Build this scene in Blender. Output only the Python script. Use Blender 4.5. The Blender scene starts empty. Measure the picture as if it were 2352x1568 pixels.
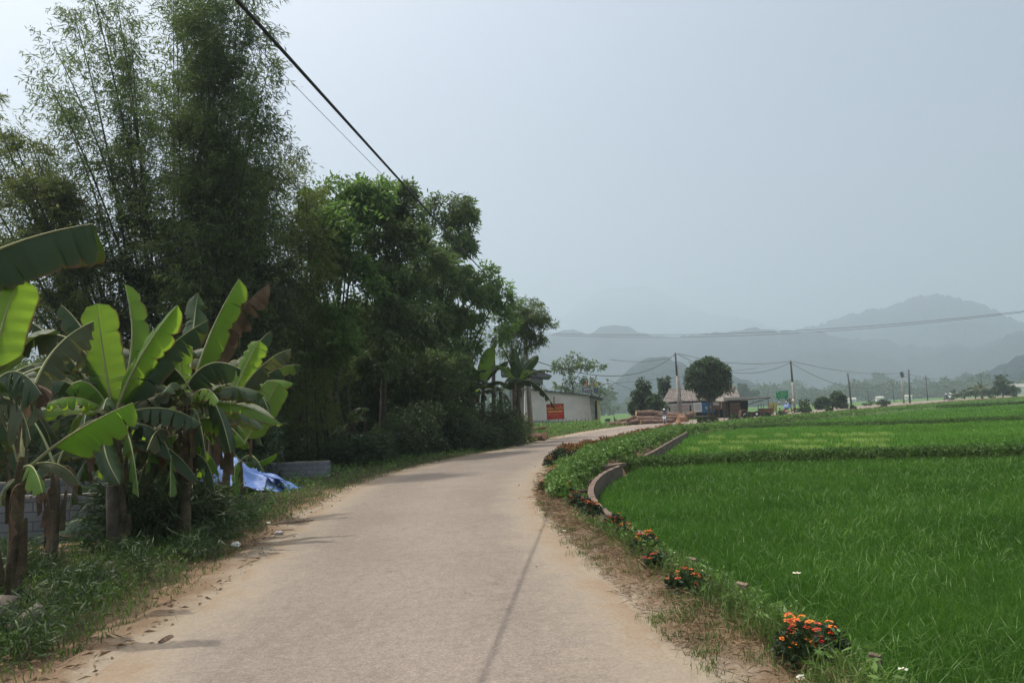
import bpy, math, random
import numpy as np
from mathutils import Matrix, Vector, Euler
from mathutils import noise as mnoise

# ------------------------------------------------------------------ scene, camera, light
scene = bpy.context.scene
col = scene.collection
R = math.radians
rng = np.random.default_rng(7)
random.seed(7)

CAM_H = 1.6
PITCH, ROLL = 5.75, -2.9
FPX = 1729.0                      # focal length in pixels of a 2352 px wide picture
cam_d = bpy.data.cameras.new("camera")
cam = bpy.data.objects.new("camera", cam_d); col.objects.link(cam)
cam_d.sensor_width = 36.0
cam_d.lens = 36.0 * FPX / 2352.0
cam_d.clip_start = 0.05; cam_d.clip_end = 30000
cam_rot = Matrix.Rotation(R(90 + PITCH), 4, 'X') @ Matrix.Rotation(R(ROLL), 4, 'Z')
cam.matrix_world = Matrix.Translation((0, 0, CAM_H)) @ cam_rot
scene.camera = cam

SUN_EL, SUN_AZ = 68.5, 22.0       # azimuth: degrees ahead of due left
sv = Vector((-math.cos(R(SUN_EL)) * math.cos(R(SUN_AZ)), math.cos(R(SUN_EL)) * math.sin(R(SUN_AZ)), math.sin(R(SUN_EL))))
w = bpy.data.worlds.new("World"); scene.world = w; w.use_nodes = True
nt = w.node_tree; bg = nt.nodes["Background"]
sky = nt.nodes.new("ShaderNodeTexSky"); sky.sky_type = 'NISHITA'; sky.sun_disc = False
sky.sun_elevation = R(SUN_EL); sky.sun_rotation = math.atan2(sv.x, sv.y)
sky.air_density = 0.75; sky.dust_density = 9.0; sky.ozone_density = 0.5
nt.links.new(sky.outputs[0], bg.inputs[0]); bg.inputs[1].default_value = 0.15
sl = bpy.data.lights.new("sun", 'SUN'); sl.energy = 3.9; sl.angle = R(0.53); sl.color = (1.0, 0.93, 0.82)
so = bpy.data.objects.new("sun", sl); col.objects.link(so)
so.rotation_euler = sv.to_track_quat('Z', 'Y').to_euler(); so.location = sv * 50

scene.view_settings.view_transform = 'Standard'; scene.view_settings.look = 'None'
scene.view_settings.gamma = 1.0; scene.view_settings.exposure = 0.14
cy = scene.cycles
cy.max_bounces = 6; cy.diffuse_bounces = 3; cy.glossy_bounces = 2; cy.transmission_bounces = 3
cy.transparent_max_bounces = 6; cy.volume_bounces = 1; cy.caustics_reflective = False; cy.caustics_refractive = False

HAZE_D, HAZE_C, HAZE_G = 0.00052, (0.735, 0.875, 1.0), 0.42

# ------------------------------------------------------------------ picture <-> world
_R3 = cam_rot.to_3x3()
def ray(px, py):
    return _R3 @ Vector(((px - 1176.0) / FPX, -(py - 784.0) / FPX, -1.0))
def P(px, py, depth):
    r = ray(px, py); t = depth / r.y
    return Vector((r.x * t, depth, CAM_H + r.z * t))
def G(px, py, z=0.0):
    r = ray(px, py); t = (z - CAM_H) / min(r.z, -1e-4)
    return Vector((r.x * t, r.y * t, z))

# ------------------------------------------------------------------ helpers
def tag(o, label=None, cat=None, group=None, kind=None):
    if label: o["label"] = label
    if cat: o["category"] = cat
    if group: o["group"] = group
    if kind: o["kind"] = kind
    return o
def thing(name, label, cat, loc=(0, 0, 0), group=None):
    o = bpy.data.objects.new(name, None); col.objects.link(o); o.location = loc
    o.empty_display_size = 0.2
    return tag(o, label, cat, group)
def kids(o): return [c for c in bpy.data.objects if c.parent == o]
def dup(root, loc, label, rotz=None, scale=None, tree={}):
    ch = tree.get(root.name)
    if ch is None:
        ch = tree[root.name] = [(c, kids(c)) for c in kids(root)]
    r = root.copy(); col.objects.link(r); r.location = loc; r["label"] = label
    if rotz is not None: r.rotation_euler = (0, 0, rotz)
    if scale is not None: r.scale = (scale,) * 3
    for c, gs in ch:
        d = c.copy(); col.objects.link(d); d.parent = r
        for g in gs:
            e = g.copy(); col.objects.link(e); e.parent = d
    return r
def wloc(o):
    v = Vector((0, 0, 0))
    while o is not None:
        v += Vector(o.location); o = o.parent
    return v
def raw_mesh(name, V, loops, sizes, mats, parent=None, midx=None, smooth=False, uv=None):
    """V (n,3) world; loops flat; sizes per poly"""
    V = np.asarray(V, dtype=np.float32).reshape(-1, 3)
    if parent is not None:
        V = V - np.array(wloc(parent), dtype=np.float32)
    me = bpy.data.meshes.new(name)
    loops = np.asarray(loops, dtype=np.int32).ravel(); sizes = np.asarray(sizes, dtype=np.int32)
    me.vertices.add(len(V)); me.vertices.foreach_set("co", V.ravel())
    me.loops.add(len(loops)); me.loops.foreach_set("vertex_index", loops)
    me.polygons.add(len(sizes))
    st = np.concatenate(([0], np.cumsum(sizes)[:-1])).astype(np.int32)
    me.polygons.foreach_set("loop_start", st); me.polygons.foreach_set("loop_total", sizes)
    for m in (mats if isinstance(mats, (list, tuple)) else [mats]): me.materials.append(m)
    if midx is not None: me.polygons.foreach_set("material_index", np.asarray(midx, dtype=np.int32))
    me.polygons.foreach_set("use_smooth", np.full(len(sizes), bool(smooth)))
    if uv is not None:
        ul = me.uv_layers.new(name="UVMap"); ul.data.foreach_set("uv", np.asarray(uv, dtype=np.float32)[loops].ravel())
    me.update(calc_edges=True)
    o = bpy.data.objects.new(name, me); col.objects.link(o)
    if parent is not None: o.parent = parent
    return o
class MB:
    def __init__(s): s.v = []; s.f = []; s.m = []
    def add(s, vs, fs, m=0):
        n = len(s.v); s.v += [tuple(v) for v in vs]
        for f in fs: s.f.append([n + i for i in f]); s.m.append(m)
        return s
    def box(s, c, size, rot=None, m=0, bev=0.0, taper=1.0):
        x, y, z = [a / 2 for a in size]
        vs = []
        for sz in (-1, 1):
            k = taper if sz > 0 else 1.0
            for sx, sy in ((-1, -1), (1, -1), (1, 1), (-1, 1)): vs.append(Vector((sx * x * k, sy * y * k, sz * z)))
        if rot is not None:
            M = rot if isinstance(rot, Matrix) else Euler(rot).to_matrix()
            vs = [M @ v for v in vs]
        c = Vector(c)
        return s.add([v + c for v in vs], [(0, 3, 2, 1), (4, 5, 6, 7), (0, 1, 5, 4), (1, 2, 6, 5), (2, 3, 7, 6), (3, 0, 4, 7)], m)
    def tube(s, pts, rad, n=8, m=0, cap=True):
        pts = [Vector(p) for p in pts]
        if not isinstance(rad, (list, tuple)): rad = [rad] * len(pts)
        vs = []; prev = None
        for i, p in enumerate(pts):
            t = (pts[min(i + 1, len(pts) - 1)] - pts[max(i - 1, 0)]).normalized()
            if prev is None:
                a = Vector((0, 0, 1)) if abs(t.z) < 0.9 else Vector((1, 0, 0))
                u = t.cross(a).normalized()
            else:
                u = (prev - t * prev.dot(t)).normalized()
            prev = u; v = t.cross(u)
            for k in range(n):
                a = 2 * math.pi * k / n
                vs.append(p + (u * math.cos(a) + v * math.sin(a)) * rad[i])
        fs = []
        for i in range(len(pts) - 1):
            for k in range(n):
                a = i * n + k; b = i * n + (k + 1) % n
                fs.append((a, b, b + n, a + n))
        if cap: fs.append(tuple(range(n - 1, -1, -1))); fs.append(tuple((len(pts) - 1) * n + k for k in range(n)))
        return s.add(vs, fs, m)
    def lathe(s, c, prof, n=16, m=0, axis='Z'):
        c = Vector(c); vs = []
        for r, h in prof:
            for k in range(n):
                a = 2 * math.pi * k / n
                p = Vector((r * math.cos(a), r * math.sin(a), h))
                if axis == 'X': p = Vector((p.z, p.x, p.y))
                if axis == 'Y': p = Vector((p.x, p.z, p.y))
                vs.append(c + p)
        fs = []
        for i in range(len(prof) - 1):
            for k in range(n):
                a = i * n + k; b = i * n + (k + 1) % n
                fs.append((a, b, b + n, a + n))
        return s.add(vs, fs, m)
    def build(s, name, mats, parent=None, smooth=False):
        if not s.v: return None
        loops = [i for f in s.f for i in f]
        return raw_mesh(name, s.v, loops, [len(f) for f in s.f], mats, parent, s.m, smooth)

# ------------------------------------------------------------------ materials
def new_mat(name):
    m = bpy.data.materials.new(name); m.use_nodes = True
    return m, m.node_tree, m.node_tree.nodes["Principled BSDF"]
def N(nt, t, **kw):
    n = nt.nodes.new(t)
    for k, v in kw.items(): setattr(n, k, v)
    return n
def noise(nt, scale, detail=4.0, rough=0.6, vec=None):
    n = N(nt, "ShaderNodeTexNoise"); n.inputs["Scale"].default_value = scale
    n.inputs["Detail"].default_value = detail; n.inputs["Roughness"].default_value = rough
    if vec is not None: nt.links.new(vec, n.inputs["Vector"])
    return n
def ramp(nt, fac, stops):
    r = N(nt, "ShaderNodeValToRGB"); e = r.color_ramp.elements
    while len(e) < len(stops): e.new(0.5)
    for i, (p, c) in enumerate(stops):
        e[i].position = p; e[i].color = (*c, 1) if len(c) == 3 else c
    nt.links.new(fac, r.inputs[0]); return r
def mixc(nt, fac, a, b, mode='MIX'):
    n = N(nt, "ShaderNodeMix", data_type='RGBA', blend_type=mode)
    for s, v in ((n.inputs["Factor"], fac), (n.inputs["A"], a), (n.inputs["B"], b)):
        pass
    ins = [i for i in n.inputs if i.enabled]
    f, A, B = n.inputs[0], n.inputs[6], n.inputs[7]
    for s, v in ((f, fac), (A, a), (B, b)):
        if isinstance(v, bpy.types.NodeSocket): nt.links.new(v, s)
        elif isinstance(v, (int, float)): s.default_value = v
        else: s.default_value = (*v, 1)
    return n.outputs[2]
def mathn(nt, op, a, b=None, clamp=False):
    n = N(nt, "ShaderNodeMath", operation=op); n.use_clamp = clamp
    for i, v in enumerate((a, b)):
        if v is None: continue
        if isinstance(v, bpy.types.NodeSocket): nt.links.new(v, n.inputs[i])
        else: n.inputs[i].default_value = v
    return n.outputs[0]
def bump(nt, b, h, dist=0.01, strength=0.6):
    n = N(nt, "ShaderNodeBump"); n.inputs["Distance"].default_value = dist; n.inputs["Strength"].default_value = strength
    nt.links.new(h, n.inputs["Height"]); nt.links.new(n.outputs[0], b.inputs["Normal"])
def mat(name, c, rough=0.8, c2=None, scale=4.0, bmp=0.0, metal=0.0, fine=0.0, spec=0.3):
    m, nt, b = new_mat(name)
    b.inputs["Roughness"].default_value = rough; b.inputs["Metallic"].default_value = metal
    b.inputs["Specular IOR Level"].default_value = spec
    if c2 is None: c2 = tuple(x * 0.72 for x in c)
    geo = N(nt, "ShaderNodeNewGeometry")
    n1 = noise(nt, scale, 5, 0.65, geo.outputs["Position"])
    r = ramp(nt, n1.outputs[0], [(0.32, c2), (0.68, c)])
    out = r.outputs[0]
    if fine:
        n2 = noise(nt, scale * 14, 3, 0.6, geo.outputs["Position"])
        out = mixc(nt, fine, out, ramp(nt, n2.outputs[0], [(0.35, (0.15,) * 3), (0.65, (1.0,) * 3)]).outputs[0], 'MULTIPLY')
    nt.links.new(out, b.inputs["Base Color"])
    if bmp:
        n3 = noise(nt, scale * 6, 4, 0.6, geo.outputs["Position"]); bump(nt, b, n3.outputs[0], bmp, 0.7)
    return m
def leafmat(name, dark, light, trans, tfac=0.35, rough=0.5, cscale=0.8, spec=0.35):
    m, nt, b = new_mat(name)
    geo = N(nt, "ShaderNodeNewGeometry")
    cl = noise(nt, cscale, 3, 0.6, geo.outputs["Position"])
    f = mathn(nt, 'ADD', mathn(nt, 'MULTIPLY', geo.outputs["Random Per Island"], 0.55), mathn(nt, 'MULTIPLY', mathn(nt, 'SUBTRACT', cl.outputs[0], 0.5), 1.6))
    f = mathn(nt, 'ADD', f, 0.22, True)
    c = mixc(nt, f, dark, light)
    nt.links.new(c, b.inputs["Base Color"])
    b.inputs["Roughness"].default_value = rough; b.inputs["Specular IOR Level"].default_value = spec
    tr = N(nt, "ShaderNodeBsdfTranslucent")
    tc = mixc(nt, f, tuple(x * 0.55 for x in trans), trans); nt.links.new(tc, tr.inputs[0])
    mx = N(nt, "ShaderNodeMixShader"); mx.inputs[0].default_value = tfac
    nt.links.new(b.outputs[0], mx.inputs[1]); nt.links.new(tr.outputs[0], mx.inputs[2])
    nt.links.new(mx.outputs[0], nt.nodes["Material Output"].inputs[0])
    return m
M = {}
M['bamboo_leaf'] = leafmat("bamboo_leaf", (0.032, 0.056, 0.022), (0.115, 0.160, 0.056), (0.22, 0.32, 0.08), 0.42, 0.5, 0.5)
M['bamboo_leaf_b'] = leafmat("bamboo_leaf_olive", (0.040, 0.060, 0.018), (0.145, 0.180, 0.052), (0.28, 0.35, 0.08), 0.42, 0.5, 0.6)
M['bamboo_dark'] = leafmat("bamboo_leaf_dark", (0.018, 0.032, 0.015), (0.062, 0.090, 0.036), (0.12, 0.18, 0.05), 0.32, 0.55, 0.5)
M['tree_leaf'] = leafmat("tree_leaf", (0.036, 0.058, 0.025), (0.120, 0.168, 0.064), (0.20, 0.31, 0.08), 0.40, 0.45, 0.5)
M['tree_leaf_b'] = leafmat("tree_leaf_fresh", (0.045, 0.080, 0.028), (0.135, 0.225, 0.065), (0.24, 0.44, 0.08), 0.42, 0.42, 0.5)
M['shrub_leaf'] = leafmat("shrub_leaf", (0.028, 0.050, 0.022), (0.085, 0.130, 0.050), (0.08, 0.15, 0.03), 0.25, 0.5, 0.9)
M['far_leaf'] = leafmat("far_leaf", (0.030, 0.055, 0.020), (0.070, 0.115, 0.040), (0.08, 0.13, 0.03), 0.2, 0.6, 0.15)
M['cover_leaf'] = leafmat("cover_leaf", (0.055, 0.12, 0.026), (0.18, 0.30, 0.075), (0.20, 0.38, 0.06), 0.3, 0.5, 1.3)
M['lantana_leaf'] = leafmat("lantana_leaf", (0.018, 0.036, 0.020), (0.050, 0.085, 0.035), (0.06, 0.11, 0.03), 0.2, 0.55, 4)
M['rust_leaf'] = leafmat("rust_leaf", (0.10, 0.06, 0.025), (0.26, 0.14, 0.055), (0.22, 0.14, 0.04), 0.25, 0.6, 2)
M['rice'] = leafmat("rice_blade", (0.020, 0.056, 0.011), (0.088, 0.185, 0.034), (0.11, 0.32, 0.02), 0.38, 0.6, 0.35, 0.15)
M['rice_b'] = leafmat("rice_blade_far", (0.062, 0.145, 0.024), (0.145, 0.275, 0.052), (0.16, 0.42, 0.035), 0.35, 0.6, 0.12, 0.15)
M['rice_light'] = leafmat("rice_blade_light", (0.08, 0.17, 0.035), (0.18, 0.30, 0.08), (0.2, 0.42, 0.05), 0.35, 0.5, 0.5)
M['rice_pale'] = leafmat("rice_blade_pale", (0.26, 0.38, 0.09), (0.42, 0.55, 0.18), (0.3, 0.5, 0.06), 0.35, 0.5, 0.5)
M['grass'] = leafmat("grass_blade", (0.045, 0.085, 0.020), (0.15, 0.22, 0.055), (0.14, 0.26, 0.04), 0.3, 0.55, 1.2)
M['straw'] = leafmat("straw", (0.085, 0.052, 0.030), (0.34, 0.235, 0.135), (0.2, 0.13, 0.06), 0.15, 0.8, 2.5)
M['petal_orange'] = mat("petal_orange", (0.85, 0.28, 0.03), 0.6, (0.8, 0.16, 0.02), 40)
M['petal_red'] = mat("petal_red", (0.62, 0.035, 0.02), 0.6, (0.45, 0.02, 0.015), 40)
M['petal_white'] = mat("petal_white", (0.75, 0.74, 0.68), 0.6, (0.6, 0.6, 0.5), 40)
M['petal_yellow'] = mat("petal_yellow", (0.75, 0.5, 0.05), 0.6, None, 40)
M['culm'] = mat("bamboo_culm", (0.06, 0.065, 0.035), 0.55, (0.025, 0.028, 0.018), 3)
M['bark'] = mat("bark", (0.10, 0.085, 0.065), 0.9, (0.045, 0.036, 0.028), 5, 0.02)
M['wood_cut'] = mat("cut_wood", (0.50, 0.33, 0.19), 0.8, (0.33, 0.19, 0.10), 8, 0.01)
M['log'] = mat("log_bark", (0.20, 0.125, 0.09), 0.9, (0.07, 0.045, 0.035), 4, 0.03)
M['stem'] = mat("banana_stem", (0.16, 0.13, 0.075), 0.8, (0.055, 0.038, 0.026), 5, 0.01, fine=0.5)
M['stem_green'] = mat("banana_stem_green", (0.13, 0.17, 0.05), 0.6, (0.08, 0.10, 0.035), 5, 0.005)
M['dead'] = leafmat("dead_banana_leaf", (0.065, 0.042, 0.030), (0.24, 0.16, 0.11), (0.16, 0.085, 0.045), 0.2, 0.85, 3)
M['concrete'] = mat("concrete", (0.40, 0.37, 0.33), 0.9, (0.22, 0.20, 0.17), 2.5, 0.01, fine=0.35)
M['pole'] = mat("pole_concrete", (0.36, 0.33, 0.30), 0.85, (0.24, 0.22, 0.20), 1.5)
M['pole_dark'] = mat("pole_dark", (0.09, 0.09, 0.10), 0.8, (0.06, 0.06, 0.065), 1.5)
M['cable'] = mat("cable_black", (0.02, 0.02, 0.022), 0.6)
M['metal'] = mat("metal_grey", (0.35, 0.35, 0.36), 0.45, None, 5, metal=0.6)
M['black'] = mat("black_rubber", (0.02, 0.02, 0.02), 0.8)
M['white_paint'] = mat("white_paint", (0.75, 0.75, 0.75), 0.35, (0.62, 0.62, 0.62), 3, spec=0.5)
M['dark_cloth'] = mat("dark_cloth", (0.035, 0.04, 0.055), 0.9)
M['grey_cloth'] = mat("grey_cloth", (0.20, 0.21, 0.24), 0.9, (0.07, 0.075, 0.09), 9)
M['skin'] = mat("skin", (0.42, 0.25, 0.17), 0.6)
M['red_paint'] = mat("red_sign_paint", (0.62, 0.045, 0.038), 0.55, (0.50, 0.035, 0.032), 2)
M['sign_letter'] = mat("sign_lettering", (0.72, 0.48, 0.16), 0.6)
M['sign_pink'] = mat("sign_small_lettering", (0.62, 0.30, 0.18), 0.6)
M['green_paint'] = mat("green_sign_paint", (0.015, 0.27, 0.12), 0.55, (0.012, 0.22, 0.10), 2)
M['yellow_text'] = mat("pale_green_text", (0.42, 0.55, 0.30), 0.6)
M['tarp'] = mat("blue_tarp", (0.16, 0.27, 0.56), 0.42, (0.10, 0.18, 0.42), 3, 0.02)
M['blue_board'] = mat("blue_board", (0.03, 0.15, 0.33), 0.6, (0.025, 0.12, 0.27), 2)
M['banner'] = mat("banner_grey", (0.48, 0.44, 0.44), 0.8, (0.36, 0.33, 0.33), 1.2)
M['banner_pink'] = mat("banner_pink", (0.48, 0.28, 0.30), 0.8)
M['plaster'] = mat("grey_plaster", (0.66, 0.58, 0.56), 0.9, (0.50, 0.44, 0.43), 0.35, 0.01, fine=0.12)
M['yellow_wall'] = mat("yellow_wall", (0.70, 0.58, 0.34), 0.85, (0.55, 0.45, 0.27), 1)
M['dark_int'] = mat("dark_board", (0.035, 0.034, 0.04), 0.9, (0.02, 0.02, 0.024), 1)
M['rust'] = mat("rusty_sheet", (0.26, 0.13, 0.085), 0.85, (0.16, 0.08, 0.055), 1.5)
M['yellow_board'] = mat("yellow_board", (0.50, 0.42, 0.13), 0.8, (0.38, 0.32, 0.12), 1)
M['sheet'] = mat("roof_sheet", (0.50, 0.48, 0.42), 0.6, (0.34, 0.32, 0.28), 1)
M['roof_dark'] = mat("roof_dark", (0.10, 0.10, 0.105), 0.8, (0.06, 0.06, 0.065), 1.5)

def block_material():
    m, nt, b = new_mat("concrete_blocks")
    tc = N(nt, "ShaderNodeTexCoord"); 
    sx = N(nt, "ShaderNodeSeparateXYZ"); nt.links.new(tc.outputs["Object"], sx.inputs[0])
    cx = N(nt, "ShaderNodeCombineXYZ")
    nt.links.new(mathn(nt, 'ADD', sx.outputs[0], sx.outputs[1]), cx.inputs[0]); nt.links.new(sx.outputs[2], cx.inputs[1])
    br = N(nt, "ShaderNodeTexBrick"); nt.links.new(cx.outputs[0], br.inputs["Vector"])
    br.inputs["Color1"].default_value = (0.15, 0.16, 0.18, 1); br.inputs["Color2"].default_value = (0.20, 0.21, 0.235, 1)
    br.inputs["Mortar"].default_value = (0.085, 0.09, 0.10, 1)
    br.inputs["Scale"].default_value = 1.0; br.inputs["Brick Width"].default_value = 0.40; br.inputs["Row Height"].default_value = 0.15
    br.inputs["Mortar Size"].default_value = 0.010; br.inputs["Mortar Smooth"].default_value = 0.3
    geo = N(nt, "ShaderNodeNewGeometry"); n1 = noise(nt, 3.0, 5, 0.65, geo.outputs["Position"])
    c = mixc(nt, 0.5, br.outputs[0], ramp(nt, n1.outputs[0], [(0.3, (0.45,) * 3), (0.7, (1.1,) * 3)]).outputs[0], 'MULTIPLY')
    nt.links.new(c, b.inputs["Base Color"]); b.inputs["Roughness"].default_value = 0.95
    bump(nt, b, mathn(nt, 'MULTIPLY', br.outputs["Fac"], -1.0), 0.01, 0.8)
    return m
M['blocks'] = block_material()

def banana_mat(name, dark, light, trans, tf):
    m, nt, b = new_mat(name)
    uv = N(nt, "ShaderNodeUVMap"); sp = N(nt, "ShaderNodeSeparateXYZ"); nt.links.new(uv.outputs[0], sp.inputs[0])
    geo = N(nt, "ShaderNodeNewGeometry")
    v = mathn(nt, 'ABSOLUTE', mathn(nt, 'SUBTRACT', sp.outputs[1], 0.5))
    cmb = N(nt, "ShaderNodeCombineXYZ")
    nt.links.new(mathn(nt, 'SUBTRACT', mathn(nt, 'MULTIPLY', sp.outputs[0], 130.0), mathn(nt, 'MULTIPLY', v, 10.0)), cmb.inputs[0])
    nt.links.new(mathn(nt, 'MULTIPLY', sp.outputs[1], 1.3), cmb.inputs[1])
    st = noise(nt, 1.0, 3, 0.7, cmb.outputs[0])
    pn = noise(nt, 2.2, 4, 0.6, geo.outputs["Position"])
    f = mathn(nt, 'ADD', mathn(nt, 'MULTIPLY', st.outputs[0], 0.6), mathn(nt, 'MULTIPLY', pn.outputs[0], 0.6))
    f = mathn(nt, 'SUBTRACT', f, 0.12, True)
    c = mixc(nt, f, dark, light)
    edge = ramp(nt, mathn(nt, 'ADD', v, mathn(nt, 'MULTIPLY', pn.outputs[0], 0.16)), [(0.535, (0, 0, 0)), (0.575, (1, 1, 1))])
    c = mixc(nt, edge.outputs[0], c, (0.16, 0.10, 0.05))
    nt.links.new(c, b.inputs["Base Color"]); b.inputs["Roughness"].default_value = 0.5; b.inputs["Specular IOR Level"].default_value = 0.3
    bump(nt, b, st.outputs[0], 0.006, 0.5)
    tr = N(nt, "ShaderNodeBsdfTranslucent")
    tc = mixc(nt, f, tuple(x * 0.6 for x in trans), trans); tc = mixc(nt, edge.outputs[0], tc, (0.12, 0.06, 0.02)); nt.links.new(tc, tr.inputs[0])
    mx = N(nt, "ShaderNodeMixShader"); mx.inputs[0].default_value = tf
    nt.links.new(b.outputs[0], mx.inputs[1]); nt.links.new(tr.outputs[0], mx.inputs[2])
    nt.links.new(mx.outputs[0], nt.nodes["Material Output"].inputs[0])
    return m
M['ban_dark'] = banana_mat("banana_leaf_dark", (0.022, 0.046, 0.022), (0.065, 0.105, 0.050), (0.13, 0.22, 0.03), 0.22)
M['ban_fresh'] = banana_mat("banana_leaf_fresh", (0.06, 0.12, 0.025), (0.13, 0.24, 0.05), (0.36, 0.60, 0.05), 0.50)
M['ban_old'] = banana_mat("banana_leaf_old", (0.055, 0.070, 0.036), (0.14, 0.155, 0.088), (0.18, 0.22, 0.05), 0.25)
M['rib'] = mat("banana_midrib", (0.34, 0.36, 0.17), 0.5, (0.24, 0.24, 0.12), 4)

# ------------------------------------------------------------------ ground layout (measured on the picture, laid on the ground)
def G2(pts, z=0.0): return [Vector(G(x, y, z)) for x, y in pts]
road_L = [Vector((-3.6, -14, 0)), Vector((-2.9, 0.0, 0))] + G2([(180, 1568), (330, 1470), (470, 1375), (590, 1285), (670, 1210), (760, 1150), (850, 1108), (960, 1073), (1060, 1050), (1170, 1030), (1250, 1011), (1330, 994), (1400, 983), (1470, 974.5), (1530, 969), (1600, 963.5), (1680, 957.5), (1780, 948.5), (1880, 940.0), (1980, 931.5), (2080, 923.5), (2200, 916), (2352, 906.5), (2480, 899.2)])
road_R = [Vector((1.35, -14, 0)), Vector((1.25, 0.0, 0))] + G2([(1640, 1568), (1540, 1480), (1440, 1385), (1350, 1290), (1275, 1215), (1238, 1160), (1230, 1120), (1245, 1085), (1290, 1055), (1360, 1034), (1440, 1013), (1520, 993), (1580, 980.5), (1650, 971), (1720, 963.5), (1800, 955.5), (1900, 946.5), (2000, 937), (2100, 928), (2210, 919), (2352, 909.2), (2480, 901)])
def smooth_line(pts, n):
    pts = [Vector(p) for p in pts]
    # catmull-rom
    out = []
    L = [0.0]
    for a, b in zip(pts, pts[1:]): L.append(L[-1] + math.sqrt((b - a).length))
    tot = L[-1]
    for i in range(n):
        s = tot * i / (n - 1); k = 0
        while k < len(L) - 2 and L[k + 1] < s: k += 1
        t = (s - L[k]) / (L[k + 1] - L[k])
        p1, p2 = pts[k], pts[k + 1]; p0 = pts[max(k - 1, 0)]; p3 = pts[min(k + 2, len(pts) - 1)]
        c = 0.5 * ((2 * p1) + (p2 - p0) * t + (2 * p0 - 5 * p1 + 4 * p2 - p3) * t * t + (3 * p1 - p0 - 3 * p2 + p3) * t ** 3)
        out.append(c)
    return out
NR = 420
RL, RR = smooth_line(road_L, NR), smooth_line(road_R, NR)
wall_px = [(2300, 1700), (2110, 1572), (1981, 1501), (1860, 1434), (1704, 1349), (1588, 1288), (1500, 1243), (1430, 1206), (1396, 1180), (1370, 1158), (1357, 1132), (1364, 1108), (1388, 1086), (1425, 1069), (1462, 1052), (1500, 1035), (1535, 1015), (1560, 1001), (1580, 990)]
wall_pts = G2(wall_px)
far_px = [(1654, 981), (1729, 971), (1816, 961.5), (1900, 953.5), (2000, 945.5), (2100, 937), (2200, 928), (2352, 917), (2480, 908)]
far_pts = G2(far_px, 0.0)
bound = [Vector((2.1, -14, 0)), Vector((2.2, 1.5, 0))] + wall_pts + far_pts
bound = smooth_line(bound, 200)
field_poly = np.array([(p.x, p.y) for p in bound] + [(400, 160), (400, -60), (2.1, -60)])
def in_poly(X, Y, poly):
    ins = np.zeros(X.shape, bool); n = len(poly); j = n - 1
    for i in range(n):
        xi, yi = poly[i]; xj, yj = poly[j]
        c = ((yi > Y) != (yj > Y)) & (X < (xj - xi) * (Y - yi) / (yj - yi + 1e-12) + xi)
        ins ^= c; j = i
    return ins
def dist_line(X, Y, pts):
    d = np.full(X.shape, 1e9)
    for a, b in zip(pts, pts[1:]):
        ax, ay, bx, by = a[0], a[1], b[0], b[1]
        vx, vy = bx - ax, by - ay; L = vx * vx + vy * vy + 1e-9
        t = np.clip(((X - ax) * vx + (Y - ay) * vy) / L, 0, 1)
        d = np.minimum(d, np.hypot(X - ax - t * vx, Y - ay - t * vy))
    return d
bl2 = [(p.x, p.y) for p in bound[::2]]
road_poly = np.array([(p.x, p.y) for p in RL] + [(p.x, p.y) for p in reversed(RR)])
road_l2 = [(p.x, p.y) for p in RL[::2]]; road_r2 = [(p.x, p.y) for p in RR[::2]]
FZ = -0.52
def height(X, Y):
    X = np.asarray(X, float); Y = np.asarray(Y, float)
    inf = in_poly(X, Y, field_poly); d = dist_line(X, Y, bl2)
    sd = np.where(inf, -d, d)                  # negative in the field
    near = np.clip((X * 0 + np.hypot(X, Y) - 9) / 6, 0, 1)   # the ditch is open only further along
    t = np.clip((sd - 0.30) / 0.35, 0, 1) * near + np.clip((sd + 0.02) / 0.3, 0, 1) * (1 - near)
    z = FZ * (1 - t * t * (3 - 2 * t))
    # red earth bank by the block wall, slight rise under the bamboo
    z = z + 0.22 * np.exp(-((X + 6.6) ** 2 / 3.0 + (Y - 9.6) ** 2 / 2.2)) * (~inf)
    left = (X < -4.5) & (Y > 0) & ~inf
    z = z + np.where(left, 0.05 * np.sin(X * 1.3) * np.sin(Y * 0.9), 0) * np.clip((-X - 4.5) / 2, 0, 1)
    z = z - np.where(inf, 0, 0.16 * np.clip((np.hypot(X, Y) - 42) / 25, 0, 1))
    rd = in_poly(X, Y, road_poly)
    z = np.where(rd, np.minimum(z - .06, -0.06), z)
    return z

# ---- ground sheet (polar grid round the camera)
na, nr = 900, 290
ang = np.linspace(0, 2 * math.pi, na, endpoint=False)
rad = np.concatenate(([0.0], 1.2 * (6900 / 1.2) ** (np.linspace(0, 1, nr))))
AA, RRR = np.meshgrid(ang, rad[1:])
X = (RRR * np.cos(AA)).ravel(); Y = (RRR * np.sin(AA)).ravel()
Z = height(X, Y)
_dr = np.minimum(dist_line(X, Y, road_l2), dist_line(X, Y, road_r2)); Z = Z - 0.07 * np.clip(1.15 - _dr, 0, 1) * (Z > -.2)
V = np.vstack(([0, 0, -0.06], np.stack([X, Y, Z], 1)))
idx = (np.arange(nr)[:, None] * na + np.arange(na)[None, :]) + 1
a_ = idx[:-1, :]; b_ = np.roll(idx, -1, 1)[:-1, :]; c_ = np.roll(idx, -1, 1)[1:, :]; d_ = idx[1:, :]
quads = np.stack([a_, d_, c_, b_], -1).reshape(-1, 4)
tri = np.stack([np.zeros(na, int), idx[0], np.roll(idx[0], -1)], 1)
loops = np.concatenate([tri.ravel(), quads.ravel()]); sizes = np.concatenate([np.full(na, 3), np.full(len(quads), 4)])
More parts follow.
